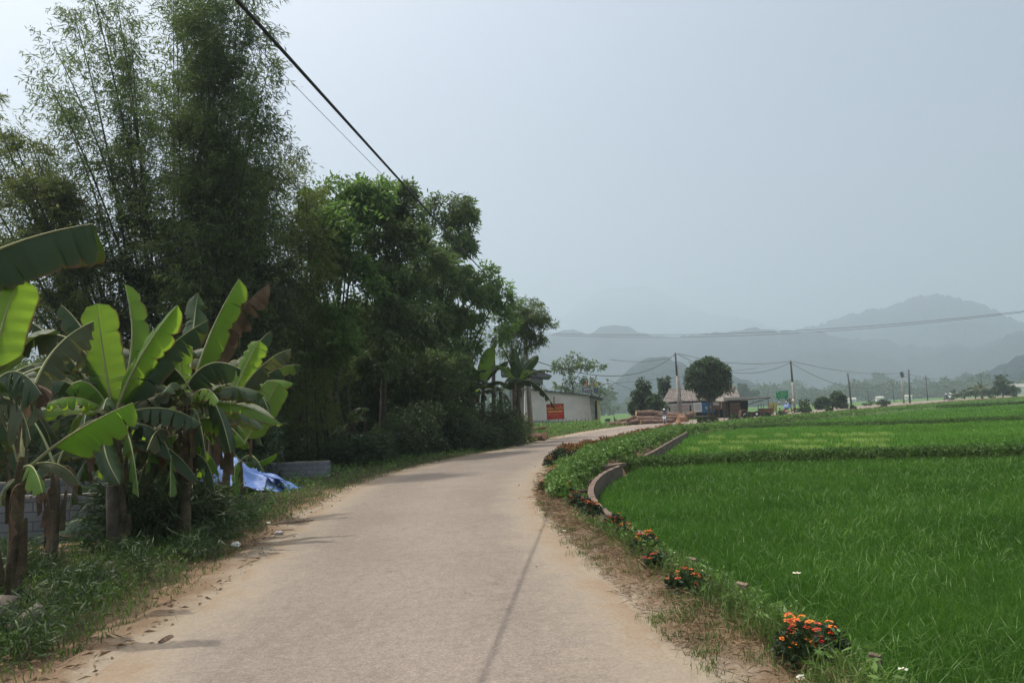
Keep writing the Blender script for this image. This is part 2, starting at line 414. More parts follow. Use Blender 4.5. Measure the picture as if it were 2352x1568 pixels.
def ground_mat():
    m, nt, b = new_mat("ground_soil")
    geo = N(nt, "ShaderNodeNewGeometry"); pos = geo.outputs["Position"]
    at = N(nt, "ShaderNodeAttribute", attribute_name="zone"); sp = N(nt, "ShaderNodeSeparateColor"); nt.links.new(at.outputs["Color"], sp.inputs[0])
    n1 = noise(nt, 0.9, 6, 0.65, pos); n2 = noise(nt, 14, 5, 0.7, pos)
    dirt = mixc(nt, n2.outputs[0], (0.12, 0.078, 0.048), (0.28, 0.195, 0.13))
    soil = mixc(nt, n2.outputs[0], (0.035, 0.032, 0.018), (0.095, 0.085, 0.045))
    green = mixc(nt, n2.outputs[0], (0.030, 0.065, 0.016), (0.075, 0.14, 0.032))
    farg = mixc(nt, noise(nt, 0.02, 4, 0.6, pos).outputs[0], (0.06, 0.13, 0.035), (0.10, 0.17, 0.05))
    f = mathn(nt, 'ADD', sp.outputs[0], mathn(nt, 'MULTIPLY', mathn(nt, 'SUBTRACT', n1.outputs[0], 0.5), 1.1))
    k = ramp(nt, f, [(0.42, (0, 0, 0)), (0.58, (1, 1, 1))]).outputs[0]
    c = mixc(nt, k, soil, dirt)
    c = mixc(nt, sp.outputs[1], c, green); c = mixc(nt, sp.outputs[2], c, farg)
    nt.links.new(c, b.inputs["Base Color"]); b.inputs["Roughness"].default_value = 1.0; b.inputs["Specular IOR Level"].default_value = 0.1
    bump(nt, b, n2.outputs[0], 0.05, 0.8)
    return m
g = raw_mesh("ground", V, loops, sizes, ground_mat(), smooth=True); tag(g, kind="structure")
Xa, Ya = V[:, 0], V[:, 1]
inf = in_poly(Xa, Ya, field_poly); dr = np.minimum(dist_line(Xa, Ya, road_l2), dist_line(Xa, Ya, road_r2))
rr_ = np.hypot(Xa, Ya)
zone = np.zeros((len(V), 4), np.float32); zone[:, 3] = 1
zone[:, 0] = np.clip(1.0 - dr / 1.3, 0, 1); zone[(Xa > 0) & ~inf, 0] = np.clip(1.3 - dr[(Xa > 0) & ~inf] / 3.5, 0, 1)
mnd = np.exp(-((Xa + 6.9) ** 2 / 2.2 + (Ya - 10.3) ** 2 / 1.6)); zone[:, 0] = np.maximum(zone[:, 0], mnd * 1.2)
zone[inf, 1] = 1.0
zone[:, 2] = np.clip((rr_ - 70) / 60, 0, 1) * (~inf); zone[inf, 2] = 0
zone[:, 2] *= np.clip((dr - 1.2) / 2.0, 0, 1)
at = g.data.attributes.new("zone", 'FLOAT_COLOR', 'POINT'); at.data.foreach_set("color", zone.ravel())

# ---- road
def road_mat():
    m, nt, b = new_mat("worn_road")
    geo = N(nt, "ShaderNodeNewGeometry"); pos = geo.outputs["Position"]
    uv = N(nt, "ShaderNodeUVMap"); sp = N(nt, "ShaderNodeSeparateXYZ"); nt.links.new(uv.outputs[0], sp.inputs[0])
    u = sp.outputs[0]
    e = mathn(nt, 'MULTIPLY', mathn(nt, 'ABSOLUTE', mathn(nt, 'SUBTRACT', u, 0.5)), 2.0)
    n0 = noise(nt, 0.35, 5, 0.6, pos); n1 = noise(nt, 1.6, 6, 0.7, pos); n2 = noise(nt, 35, 4, 0.7, pos); n3 = noise(nt, 120, 2, 0.5, pos)
    vor = N(nt, "ShaderNodeTexVoronoi"); vor.inputs["Scale"].default_value = 60; nt.links.new(pos, vor.inputs["Vector"])
    asp = mixc(nt, n2.outputs[0], (0.142, 0.119, 0.098), (0.325, 0.282, 0.242))
    vc = N(nt, "ShaderNodeTexVoronoi", feature='DISTANCE_TO_EDGE'); vc.inputs["Scale"].default_value = 0.33; wv = N(nt, "ShaderNodeVectorMath", operation='ADD'); nt.links.new(pos, wv.inputs[0]); nt.links.new(noise(nt, 1.3, 5, .7, pos).outputs["Color"], wv.inputs[1]); nt.links.new(wv.outputs[0], vc.inputs["Vector"])
    crack = ramp(nt, vc.outputs["Distance"], [(0.0, (0.62,) * 3), (0.006, (1, 1, 1))]).outputs[0]
    asp = mixc(nt, ramp(nt, noise(nt, 0.25, 2, .5, pos).outputs[0], [(.5, (0, 0, 0)), (.62, (1, 1, 1))]).outputs[0], asp, mixc(nt, 1.0, asp, crack, 'MULTIPLY'))
    stn = ramp(nt, noise(nt, 2.6, 6, .75, pos).outputs[0], [(.30, (.74, .73, .72)), (.44, (1, 1, 1))]).outputs[0]; asp = mixc(nt, .7, asp, stn, 'MULTIPLY')
    trk = N(nt, "ShaderNodeTexWave"); tv = N(nt, "ShaderNodeCombineXYZ"); nt.links.new(mathn(nt, 'ADD', u, mathn(nt, 'MULTIPLY', n0.outputs[0], .12)), tv.inputs[0]); nt.links.new(tv.outputs[0], trk.inputs["Vector"]); trk.inputs["Scale"].default_value = .62; trk.inputs["Phase Offset"].default_value = 2.0
    asp = mixc(nt, .22, asp, ramp(nt, trk.outputs[0], [(0, (.8, .79, .77)), (1, (1.12, 1.12, 1.13))]).outputs[0], 'MULTIPLY')
    asp = mixc(nt, 0.55, asp, ramp(nt, n0.outputs[0], [(0.3, (0.80, 0.80, 0.80)), (0.7, (1.12, 1.10, 1.08))]).outputs[0], 'MULTIPLY')
    asp = mixc(nt, 0.35, asp, ramp(nt, vor.outputs["Distance"], [(0.1, (0.55,) * 3), (0.5, (1.15,) * 3)]).outputs[0], 'MULTIPLY')
    asp = mixc(nt, .8, asp, ramp(nt, noise(nt, 11, 8, .8, pos).outputs[0], [(.34, (.80, .80, .80)), (.62, (1.14, 1.14, 1.14))]).outputs[0], 'MULTIPLY')
    asp = mixc(nt, .6, asp, ramp(nt, noise(nt, 55, 3, .8, pos).outputs[0], [(.36, (.62, .61, .60)), (.60, (1.15, 1.15, 1.15))]).outputs[0], 'MULTIPLY')
    sand = mixc(nt, n2.outputs[0], (0.19, 0.158, 0.118), (0.38, 0.325, 0.25))
    dirt = mixc(nt, n2.outputs[0], (0.15, 0.108, 0.072), (0.34, 0.26, 0.18))
    f = mathn(nt, 'ADD', e, mathn(nt, 'MULTIPLY', mathn(nt, 'SUBTRACT', n1.outputs[0], 0.5), 0.75))
    c = mixc(nt, ramp(nt, f, [(0.60, (0, 0, 0)), (0.95, (1, 1, 1))]).outputs[0], asp, sand)
    c = mixc(nt, ramp(nt, f, [(0.82, (0, 0, 0)), (1.0, (1, 1, 1))]).outputs[0], c, dirt)
    # wheel tracks are slightly greyer and smoother
    nt.links.new(c, b.inputs["Base Color"]); b.inputs["Roughness"].default_value = 0.92; b.inputs["Specular IOR Level"].default_value = 0.2
    bump(nt, b, mathn(nt, 'ADD', n2.outputs[0], mathn(nt, 'MULTIPLY', n3.outputs[0], 0.6)), 0.012, 0.7)
    return m
K = 14; rv = []; ruv = []
for i in range(NR):
    for k in range(K + 1):
        u = k / K; p = RL[i].lerp(RR[i], u)
        e = abs(u - 0.5) * 2
        rv.append((p.x, p.y, 0.012 - 0.02 * max(0, e - 0.8) / 0.2 + 0.018 * (1 - e * e)))
        ruv.append((u, i * 0.2))
# aprons past both edges slope under the ground so that no edge shows
rq = [(i * (K + 1) + k, i * (K + 1) + k + 1, (i + 1) * (K + 1) + k + 1, (i + 1) * (K + 1) + k) for i in range(NR - 1) for k in range(K)]
road = raw_mesh("road", rv, np.array(rq), [4] * len(rq), road_mat(), smooth=True, uv=ruv); tag(road, kind="structure")
def rz_(d):
    e = 1 - d / 2.3; return 0.012 - 0.02 * max(0, e - 0.8) / 0.2 + 0.018 * (1 - e * e)
def skirt(line, other, name):
    v = []; q = []; uv = []
    for i, (p, o) in enumerate(zip(line, other)):
        d = (p - o).normalized()
        t = line[min(i + 1, NR - 1)] - line[max(i - 1, 0)]
        n = Vector((t.y, -t.x, 0)).normalized(); 
        if n.dot(d) < 0: n = -n
        wob = 0.12 * math.sin(i * 1.7) + 0.10 * math.sin(i * 0.63 + 1)
        e = -0.16 + 0.34 * mnoise.noise(Vector((p.x * 1.1, p.y * 1.1, 3))) + 0.22 * mnoise.noise(Vector((p.x * 4.1, p.y * 4.1, 7)))
        v += [(p.x + n.x * e, p.y + n.y * e, rz_(-e) - .012 if e < 0 else -.03), (p.x + n.x * (0.30 + wob), p.y + n.y * (0.30 + wob), 0.022), (p.x + n.x * 0.95, p.y + n.y * 0.95, -0.20)]; uv += [(0, 0), (.5, 0), (1, 0)]
    for i in range(NR - 1):
        for k in range(2): q.append((i * 3 + k, i * 3 + k + 1, (i + 1) * 3 + k + 1, (i + 1) * 3 + k))
    o = raw_mesh(name, v, np.array(q), [4] * len(q), M['dirt'], smooth=True, uv=uv); tag(o, kind="structure")

def dirt_mat():
    m, nt, b = new_mat("shoulder_dirt")
    uv = N(nt, "ShaderNodeUVMap"); sp = N(nt, "ShaderNodeSeparateXYZ"); nt.links.new(uv.outputs[0], sp.inputs[0])
    geo = N(nt, "ShaderNodeNewGeometry"); pos = geo.outputs["Position"]; n1 = noise(nt, 1.6, 6, .7, pos); n2 = noise(nt, 35, 4, .7, pos)
    f = mathn(nt, 'ADD', sp.outputs[0], mathn(nt, 'MULTIPLY', mathn(nt, 'SUBTRACT', n1.outputs[0], .5), 1.1))
    sand = mixc(nt, n2.outputs[0], (0.19, 0.158, 0.118), (0.38, 0.325, 0.25)); br = mixc(nt, n2.outputs[0], (0.095, 0.064, 0.042), (0.26, 0.19, 0.125))
    c = mixc(nt, ramp(nt, f, [(0.12, (0, 0, 0)), (0.5, (1, 1, 1))]).outputs[0], sand, br)
    nt.links.new(c, b.inputs["Base Color"]); b.inputs["Roughness"].default_value = 1; b.inputs["Specular IOR Level"].default_value = .1
    bump(nt, b, n2.outputs[0], .02, .8); return m
M['dirt'] = dirt_mat()
skirt(RL, RR, "road_shoulder"); skirt(RR, RL, "road_shoulder")

# ------------------------------------------------------------------ foliage machinery
def unit(a): return a / (np.linalg.norm(a, axis=-1, keepdims=True) + 1e-9)
def rnd3(n): return unit(rng.normal(size=(n, 3)))
def leaf_verts(C, A, L, Wd, up=None, flat=0.0):
    """diamond leaves: C base, A axis, L length, Wd width (arrays)"""
    n = len(C); A = unit(A)
    S = np.cross(A, rnd3(n) * (1 - flat) + np.array([0, 0, 1.0]) * flat); S = unit(S)
    L = np.broadcast_to(L, (n,))[:, None]; Wd = np.broadcast_to(Wd, (n,))[:, None]
    Nn = np.cross(S, A)
    tip = C + A * L; mid = C + A * L * 0.42 + Nn * L * 0.05
    tip = tip - np.array([0, 0, 1.0]) * L * 0.12
    return np.stack([C, mid + S * Wd * 0.5, tip, mid - S * Wd * 0.5], 1).reshape(-1, 3)
def soup(name, Vs, m, parent=None):
    Vs = np.concatenate(Vs) if isinstance(Vs, list) else Vs
    n = len(Vs) // 4
    return raw_mesh(name, Vs, np.arange(n * 4), np.full(n, 4), m, parent)
def blade_soup(name, B, H, Wd, bend, m, parent=None, lean=None):
    """grass blades: 5 vertices, quad + tri"""
    n = len(B); H = np.broadcast_to(H, (n,))[:, None]; Wd = np.broadcast_to(Wd, (n,))[:, None]
    a = rng.uniform(0, 2 * math.pi, n); D = np.stack([np.cos(a), np.sin(a), 0 * a], 1)
    b2 = rng.uniform(0, 2 * math.pi, n); S = np.stack([np.cos(b2), np.sin(b2), 0 * b2], 1)
    bd = (np.broadcast_to(bend, (n,)) * rng.uniform(0.3, 1.3, n))[:, None]
    up = np.array([0, 0, 1.0])
    mid = B + up * H * (0.62 - 0.12 * bd) + D * H * bd * 0.28
    tip = B + up * H * (1.0 - 0.45 * bd) + D * H * bd * 0.85
    V = np.stack([B - S * Wd / 2, B + S * Wd / 2, mid + S * Wd * 0.42, mid - S * Wd * 0.42, tip], 1).reshape(-1, 3)
    o = np.arange(n)[:, None] * 5
    lp = (o + np.array([0, 1, 2, 3, 3, 2, 4])[None, :]).ravel()
    return raw_mesh(name, V, lp, np.tile([4, 3], n), m, parent)
def sprays(C, D, twig, k, L, Wd, droop, spread=0.7):
    """C spray centres, D twig direction; k leaves each"""
    n = len(C); Cc = np.repeat(C, k, 0); Dd = np.repeat(unit(D), k, 0); m_ = n * k
    t = rng.uniform(0, 1, m_)[:, None]; tw = np.repeat(np.broadcast_to(twig, (n,)), k)[:, None]
    B = Cc + Dd * t * tw + rng.normal(size=(m_, 3)) * tw * 0.12 - np.array([0, 0, 1.0]) * (t ** 2) * tw * droop * 0.5
    A = Dd * 0.6 + rnd3(m_) * spread - np.array([0, 0, 1.0]) * droop
    s = rng.uniform(0.7, 1.3, m_)
    return leaf_verts(B, A, L * s, Wd * s)
def bez(p0, p1, p2, n):
    return [p0 * (1 - t) ** 2 + p1 * 2 * t * (1 - t) + p2 * t * t for t in [i / (n - 1) for i in range(n)]]
LEAFCOUNT = [0]
def clump(Vs, sc=1.0, thr=0.0, keep=0.12, seed=0.0):
    """thin the leaves out between clumps so that light and sky come through"""
    c = Vs.reshape(-1, 4, 3)[:, 0, :] * sc + seed
    x, y, z = c[:, 0], c[:, 1], c[:, 2]
    f = np.sin(x * 2.1 + 1.3 * np.sin(z * 1.7)) + np.sin(z * 2.9 + 1.1 * np.sin(y * 1.9 + x)) + np.sin(y * 2.3 + 0.9 * np.sin(x * 2.7)) + 0.7 * np.sin(x * 5.1 + z * 4.3 + y * 3.7)
    k = (f > thr) | (rng.uniform(0, 1, len(f)) < keep)
    return Vs.reshape(-1, 4, 3)[k].reshape(-1, 3)
def culm_foliage(pts, t0, Lb, nodes, nb, nsp, k, L, Wd, droop=0.45, dens_pow=1.0):
    P_ = np.array([tuple(p) for p in pts]); m_ = len(P_)
    t = t0 + (1 - t0) * np.linspace(0, 1, nodes)
    f = t * (m_ - 1); i = np.clip(f.astype(int), 0, m_ - 2); fr = (f - i)[:, None]
    Q = P_[i] * (1 - fr) + P_[i + 1] * fr
    s = (t - t0) / (1 - t0); prof = np.minimum(1, 0.45 + 2.2 * s) * (1 - 0.62 * s ** 2.5)
    Q = np.repeat(Q, nb, 0); pr = np.repeat(prof, nb); n = len(Q)
    a = rng.uniform(0, 2 * math.pi, n)
    D = np.stack([np.cos(a), np.sin(a), rng.uniform(-0.1, 0.75, n)], 1); D = unit(D)
    ln = Lb * pr * rng.uniform(0.35, 1.25, n)
    out = []
    for j in range(nsp):
        q = (j + rng.uniform(0, 1, n)) / nsp; q = q[:, None]
        C = Q + D * q * ln[:, None] - np.array([0, 0, 1.0]) * (q ** 2) * ln[:, None] * droop * 0.55
        out.append(sprays(C, D + rnd3(n) * 0.6, 0.35, k, L, Wd, droop * 0.8))
    Vs = np.concatenate(out); LEAFCOUNT[0] += len(Vs) // 4
    return Vs
def bamboo_clump(label, base, tips, depth, n_extra=3, t0=0.2, Lb=1.5, leaf='bamboo_leaf', L=0.20, Wd=0.036, nodes=42, nb=5, nsp=4, k=6, r0=0.038, group="tall bamboo clumps behind the banana plants", ddepth=1.5, cbow=0.35, spreadb=0.8, cthr=-0.3):
    bp = Vector(base); bp.z = 0
    root = thing("bamboo_clump", label, "bamboo", bp, group)
    fol = []
    allt = [(x, y, depth + dd) for (x, y, dd) in tips]
    for _ in range(n_extra):
        x, y, dd = random.choice(tips); allt.append((x + random.uniform(-45, 45), y + random.uniform(20, 260), depth + dd + random.uniform(-1, 1) * ddepth))
    for (x, y, d) in allt:
        T = P(x, y, d); b = bp + Vector((random.uniform(-1, 1) * spreadb, random.uniform(-1, 1) * spreadb, -0.1))
        c = b.lerp(T, 0.5); c = Vector((b.x + (T.x - b.x) * cbow, b.y + (T.y - b.y) * cbow, T.z * 0.62))
        pts = bez(b, c, T, 16)
        mb = MB(); mb.tube(pts, [r0 * (1 - 0.8 * i / 15) for i in range(16)], 6); mb.build("culm", M['culm'], root, True)
        fol.append(culm_foliage(pts, t0, Lb, nodes, nb, nsp, k, L, Wd))
    fv = clump(np.concatenate(fol), 1.15, cthr, 0.2, depth)
    soup("foliage", fv, M[leaf], root)
    return root
def blob_points(blobs, depth_default=None, per=1.0):
    """blobs: (px,py,rpx,rpy,depth,thick) -> spray centres"""
    out = []
    for (x, y, rx, ry, d, n) in blobs:
        c = P(x, y, d); sx, sz = rx * d / FPX, ry * d / FPX; sy = (sx + sz) / 2
        m_ = int(n * per); u = rnd3(m_) * (rng.uniform(0.25, 1.0, m_) ** 0.45)[:, None]
        out.append(np.array(c) + u * np.array([sx, sy, sz]))
    return out
def leafy_tree(name, label, cat, base, trunk_top, blobs, leaf, L, Wd, k=9, twig=0.5, droop=0.35, r0=0.16, group=None, limbs=True, per=1.0, trunkmat='bark', sub=7, cl=True):
    root = thing(name, label, cat, base, group)
    b = Vector(base); tt = Vector(trunk_top); mb = MB()
    mid = b.lerp(tt, 0.5) + Vector((random.uniform(-.3, .3), random.uniform(-.3, .3), 0)) * (tt - b).length * 0.12
    mb.tube(bez(b - Vector((0, 0, .2)), mid, tt, 10), [r0 * (1.2 - 0.6 * i / 9) for i in range(10)], 8)
    Vs = []
    for bl in blobs:
        c = P(bl[0], bl[1], bl[4]); s = b.lerp(tt, random.uniform(0.6, 1.0))
        if limbs:
            m_ = s.lerp(c, 0.5) + Vector((0, 0, 0.12 * (c - s).length))
            mb.tube(bez(s, m_, c, 7), [r0 * 0.45 * (1 - 0.8 * i / 6) for i in range(7)], 5)
        # sub-clumps inside every blob leave gaps between them
        x, y, rx, ry, d, n = bl
        cc = blob_points([(x, y, rx * .9, ry * .9, d, max(3, int(sub * (1 + n / 400))))])[0]
        per_c = max(4, int(n * per / len(cc)))
        for q in cc:
            rr = min(rx, ry) * d / FPX * random.uniform(0.25, 0.5)
            u = rnd3(per_c) * (rng.uniform(0.1, 1, per_c) ** 0.5)[:, None] * rr * np.array([1.15, 1.15, 0.7])
            Dv = unit(u) + np.array([0, 0, 0.1]) + unit(q - np.array(c))
            Vs.append(sprays(q + u, Dv, twig, k, L, Wd, droop))
    mb.build("trunk", M[trunkmat], root, True)
    V_ = clump(np.concatenate(Vs), 30.0 / max(20, b.y), -.35, .3, b.x) if cl else np.concatenate(Vs); LEAFCOUNT[0] += len(V_) // 4
    soup("crown", V_, M[leaf], root)
    return root

# ------------------------------------------------------------------ hills
from mathutils import noise as mnoise
def hill_mat(name, a, b_, sc):
    m, nt, b = new_mat(name)
    geo = N(nt, "ShaderNodeNewGeometry")
    n1 = noise(nt, sc, 6, 0.7, geo.outputs["Position"]); n2 = noise(nt, sc * 9, 4, 0.7, geo.outputs["Position"])
    f = mathn(nt, 'ADD', mathn(nt, 'MULTIPLY', n1.outputs[0], 0.6), mathn(nt, 'MULTIPLY', n2.outputs[0], 0.4))
    c = ramp(nt, f, [(0.36, a), (0.62, b_)]).outputs[0]
    nt.links.new(c, b.inputs["Base Color"]); b.inputs["Roughness"].default_value = 1.0; b.inputs["Specular IOR Level"].default_value = 0.0
    bump(nt, b, n2.outputs[0], 16.0, 1.0)
    return m
M['hill'] = hill_mat("hazy_forest_hillside", (0.012, 0.023, 0.032), (0.032, 0.050, 0.062), 0.009)  # forest tone with the blue of hazy air painted into the colour
def hill(name, px, D, seed, rough=5.0, depth=0.28, nx=420, ny=31):
    xs = np.array([p[0] for p in px], float); ys = np.array([p[1] for p in px], float)
    V = []; X_ = np.linspace(xs[0], xs[-1], nx)
    for j in range(ny):
        t = j / (ny - 1) * 1.5           # 0 foot, 1 crest, 1.5 behind
        for x in X_:
            y = np.interp(x, xs, ys)
            y += rough * 1.1 * mnoise.fractal(Vector((x * 0.014, seed, 0)), 0.75, 2.1, 6) + rough * 0.45 * mnoise.noise(Vector((x * 0.11, seed, 3))) + rough * 0.22 * mnoise.noise(Vector((x * 0.5, seed, 5)))
            r = ray(x, y); hr = math.hypot(r.x, r.y); ux, uy = r.x / hr, r.y / hr
            crest = max(2.0, CAM_H + D * r.z / hr)
            if t <= 1:
                dd = D * (1 - depth * (1 - t)); nz = mnoise.fractal(Vector((ux * 9, t * 2.5, seed)), 0.8, 2.0, 5)
                z = crest * (t ** 0.85) * (1 + 0.35 * nz * math.sin(math.pi * t)); z = min(z, crest * (dd / D) * 0.985) if t < 0.97 else z
            else:
                dd = D * (1 + depth * (t - 1)); z = crest * max(0, 1 - (t - 1) * 1.6)
            V.append((ux * dd, uy * dd, z - 1.5))
    q = [(j * nx + i, j * nx + i + 1, (j + 1) * nx + i + 1, (j + 1) * nx + i) for j in range(ny - 1) for i in range(nx - 1)]
    o = raw_mesh(name, V, np.array(q), [4] * len(q), M['hill'], smooth=True); tag(o, kind="structure")
    return o
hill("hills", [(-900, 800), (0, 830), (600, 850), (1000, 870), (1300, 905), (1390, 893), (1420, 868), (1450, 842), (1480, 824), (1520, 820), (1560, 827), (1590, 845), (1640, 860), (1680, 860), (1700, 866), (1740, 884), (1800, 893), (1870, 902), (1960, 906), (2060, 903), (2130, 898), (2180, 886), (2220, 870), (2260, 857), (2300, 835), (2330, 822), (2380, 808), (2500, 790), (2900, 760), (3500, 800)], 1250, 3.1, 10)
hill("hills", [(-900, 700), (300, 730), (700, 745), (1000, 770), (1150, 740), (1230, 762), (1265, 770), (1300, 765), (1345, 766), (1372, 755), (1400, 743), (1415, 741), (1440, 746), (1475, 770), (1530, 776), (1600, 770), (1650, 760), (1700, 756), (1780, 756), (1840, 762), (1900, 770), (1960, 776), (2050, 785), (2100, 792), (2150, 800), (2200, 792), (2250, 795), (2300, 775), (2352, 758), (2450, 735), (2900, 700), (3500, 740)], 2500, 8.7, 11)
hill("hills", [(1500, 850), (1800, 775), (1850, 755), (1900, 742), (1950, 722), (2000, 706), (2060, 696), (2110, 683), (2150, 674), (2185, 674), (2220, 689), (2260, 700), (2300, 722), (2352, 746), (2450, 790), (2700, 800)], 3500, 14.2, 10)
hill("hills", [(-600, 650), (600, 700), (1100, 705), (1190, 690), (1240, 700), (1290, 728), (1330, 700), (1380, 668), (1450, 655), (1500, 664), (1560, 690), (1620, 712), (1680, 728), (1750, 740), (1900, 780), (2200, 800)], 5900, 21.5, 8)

# ------------------------------------------------------------------ rice
bank1 = [Vector(G(x, y, -0.3)) for x, y in [(1440, 1073), (1500, 1070), (1600, 1066), (1750, 1060), (1900, 1054), (2050, 1052), (2200, 1048), (2352, 1047), (2600, 1046), (3300, 1040)]]
bank2 = [Vector(G(x, y, -0.3)) for x, y in [(1585, 990), (1670, 984), (1777, 979), (1950, 976), (2060, 973), (2200, 968), (2352, 962), (2700, 950)]]
bank3 = [Vector(G(x, y, -0.3)) for x, y in [(2100, 937.5), (2240, 931.5), (2352, 926), (2500, 920)]]
def rice(name, n, r0, r1, mtl, test, H0=0.40, wk=1.0, bend=0.55):
    u = rng.uniform(0, 1, n); r = (np.sqrt(r0) + u * (np.sqrt(r1) - np.sqrt(r0))) ** 2
    a = rng.uniform(R(-3), R(46), n); X = r * np.sin(a); Y = r * np.cos(a)
    k = in_poly(X, Y, field_poly) & test(X, Y); X, Y, r = X[k], Y[k], r[k]
    db = dist_line(X, Y, bl2); k = db > 0.16; X, Y, r = X[k], Y[k], r[k]
    # planted in hills (tufts): pull towards a jittered lattice
    sp = 0.17; gx, gy = np.round(X / sp) * sp, np.round(Y / sp) * sp
    j = np.abs(np.sin(gx * 127.1 + gy * 311.7) * 43758.5) % 1 - 0.5; j2 = np.abs(np.sin(gx * 269.5 + gy * 183.3) * 24634.6) % 1 - 0.5
    pull = np.clip(1.0 - r / 22, 0.0, 0.72)
    X = X * (1 - pull) + (gx + j * sp * 0.7) * pull; Y = Y * (1 - pull) + (gy + j2 * sp * 0.7) * pull
    B = np.stack([X, Y, np.full(len(X), FZ - 0.01)], 1)
    H = H0 * rng.uniform(0.7, 1.12, len(X)) * (1 + 0.12 * np.sin(X * 1.1 + 0.6 * np.sin(Y)) * np.sin(Y * 0.8))
    W_ = 0.0085 * np.clip(r / 5.5, 1, 60) ** 0.85 * wk
    o = blade_soup(name, B, H, W_, bend, mtl); tag(o, kind="stuff"); return o
def tall_rice():
    n = 24000; u = rng.uniform(0, 1, n); r = 3.2 + 26 * u ** 1.4; a = rng.uniform(R(-3), R(46), n); X = r * np.sin(a); Y = r * np.cos(a)
    k = in_poly(X, Y, field_poly); X, Y, r = X[k], Y[k], r[k]; k = (dist_line(X, Y, bl2) > .2) & (Y < y_of(bank1, X) - .3); X, Y, r = X[k], Y[k], r[k]
    o = blade_soup("rice_plants", np.stack([X, Y, np.full(len(X), FZ + .05)], 1), rng.uniform(.32, .42, len(X)), .0062 * np.clip(r / 6, 1, 9) ** .85, .85, M['rice_light']); tag(o, kind="stuff")
    # paler tufts in the second field
    B = []
    for row in range(3):
        for i in range(13):
            if random.random() < .18: continue
            p = G(1600 + i * 34 + row * 14 + random.uniform(-8, 8), 1033 - row * 14 - i * .5 + random.uniform(-2, 2), -.3); m = 110
            B.append(np.array([p.x, p.y, FZ]) + np.stack([rng.normal(size=m) * .09, rng.normal(size=m) * .5, np.zeros(m)], 1))
    o = blade_soup("pale_rice_plants", np.concatenate(B), .46, .03, .35, M['rice_pale']); tag(o, kind="stuff")
def y_of(line, X): 
    xs = np.array([p.x for p in line]); ys = np.array([p.y for p in line]); return np.interp(X, xs, ys)
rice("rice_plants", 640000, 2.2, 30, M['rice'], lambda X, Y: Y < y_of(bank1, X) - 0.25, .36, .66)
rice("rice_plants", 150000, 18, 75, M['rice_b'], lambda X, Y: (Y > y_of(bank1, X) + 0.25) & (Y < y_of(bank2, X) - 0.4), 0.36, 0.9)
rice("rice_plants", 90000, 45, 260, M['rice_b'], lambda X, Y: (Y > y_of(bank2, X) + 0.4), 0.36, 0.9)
tall_rice()
def strip_points(line, n, wdt, jit=0.0):
    pts = [Vector(p) for p in line]; L = [0]
    for a, b in zip(pts, pts[1:]): L.append(L[-1] + (b - a).length)
    # more points close to the camera
    s = rng.uniform(0, 1, n * 3) * L[-1]; P3 = np.stack([np.interp(s, L, [p[i] for p in pts]) for i in range(3)], 1)
    d = np.hypot(P3[:, 0], P3[:, 1]); k = rng.uniform(0, 1, len(d)) < np.clip((d.min() * 1.3 / d), 0, 1) ** 1.0
    P3 = P3[k][:n]; P3[:, :2] += rng.normal(size=(len(P3), 2)) * wdt / 2.3
    return P3
def mound(name, line, wdt, h, z0, m_, n=80):
    pts = smooth_line(line, n); v = []; q = []
    for i, p in enumerate(pts):
        t = (pts[min(i + 1, n - 1)] - pts[max(i - 1, 0)]); nn = Vector((t.y, -t.x, 0)).normalized()
        for k in range(7):
            a = k / 6 * 2 - 1; wv = 1 + 0.15 * math.sin(i * 1.3 + k)
            v.append((p.x + nn.x * a * wdt * wv / 2, p.y + nn.y * a * wdt * wv / 2, z0 + h * math.cos(a * math.pi / 2) * (1 + 0.12 * math.sin(i * 2.1))))
    for i in range(n - 1):
        for k in range(6): q.append((i * 7 + k, i * 7 + k + 1, (i + 1) * 7 + k + 1, (i + 1) * 7 + k))
    o = raw_mesh(name, v, np.array(q), [4] * len(q), m_, smooth=True); tag(o, kind="structure"); return o
M['mud'] = mat("bank_mud", (0.09, 0.085, 0.045), 1.0, (0.04, 0.05, 0.02), 3, 0.03)
mound("field_bank", bank1, 0.6, 0.36, FZ, M['mud']); mound("field_bank", bank2, 0.6, 0.30, FZ, M['mud']); mound("field_bank", bank3, 0.6, 0.3, FZ, M['mud'])
def cover(name, Pts, h, L, Wd, m_, k=7, droop=0.1):
    n = len(Pts); q = Pts.copy(); q[:, 2] += rng.uniform(0.02, 1, n) ** 0.8 * h
    D = rnd3(n) + np.array([0, 0, 0.8])
    o = soup(name, sprays(q, D, L * 1.6, k, L, Wd, droop), m_); tag(o, kind="stuff"); return o
M['bank_leaf'] = leafmat("bank_weed_leaf", (0.035, 0.078, 0.016), (0.11, 0.20, 0.045), (0.13, 0.26, 0.04), 0.3, 0.55, 1.5)
b1 = strip_points(bank1, 9000, 0.5); b1[:, 2] = FZ + 0.22
cover("bank_weeds", b1, 0.26, 0.09, 0.035, M['bank_leaf'], 6)
b1g = strip_points(bank1, 9000, 0.8); b1g[:, 2] = FZ + 0.1
tag(blade_soup("bank_grass", b1g, rng.uniform(0.25, 0.5, len(b1g)), 0.016, 0.8, M['grass']), kind="stuff")
b2 = strip_points(bank2, 6000, 0.7); b2[:, 2] = FZ + 0.2
cover("bank_weeds", b2, 0.14, 0.12, 0.05, M['bank_leaf'], 6)
b3 = strip_points(bank3, 3000, 0.9); b3[:, 2] = FZ + 0.2
cover("bank_weeds", b3, 0.12, 0.2, 0.12, M['bank_leaf'], 6)

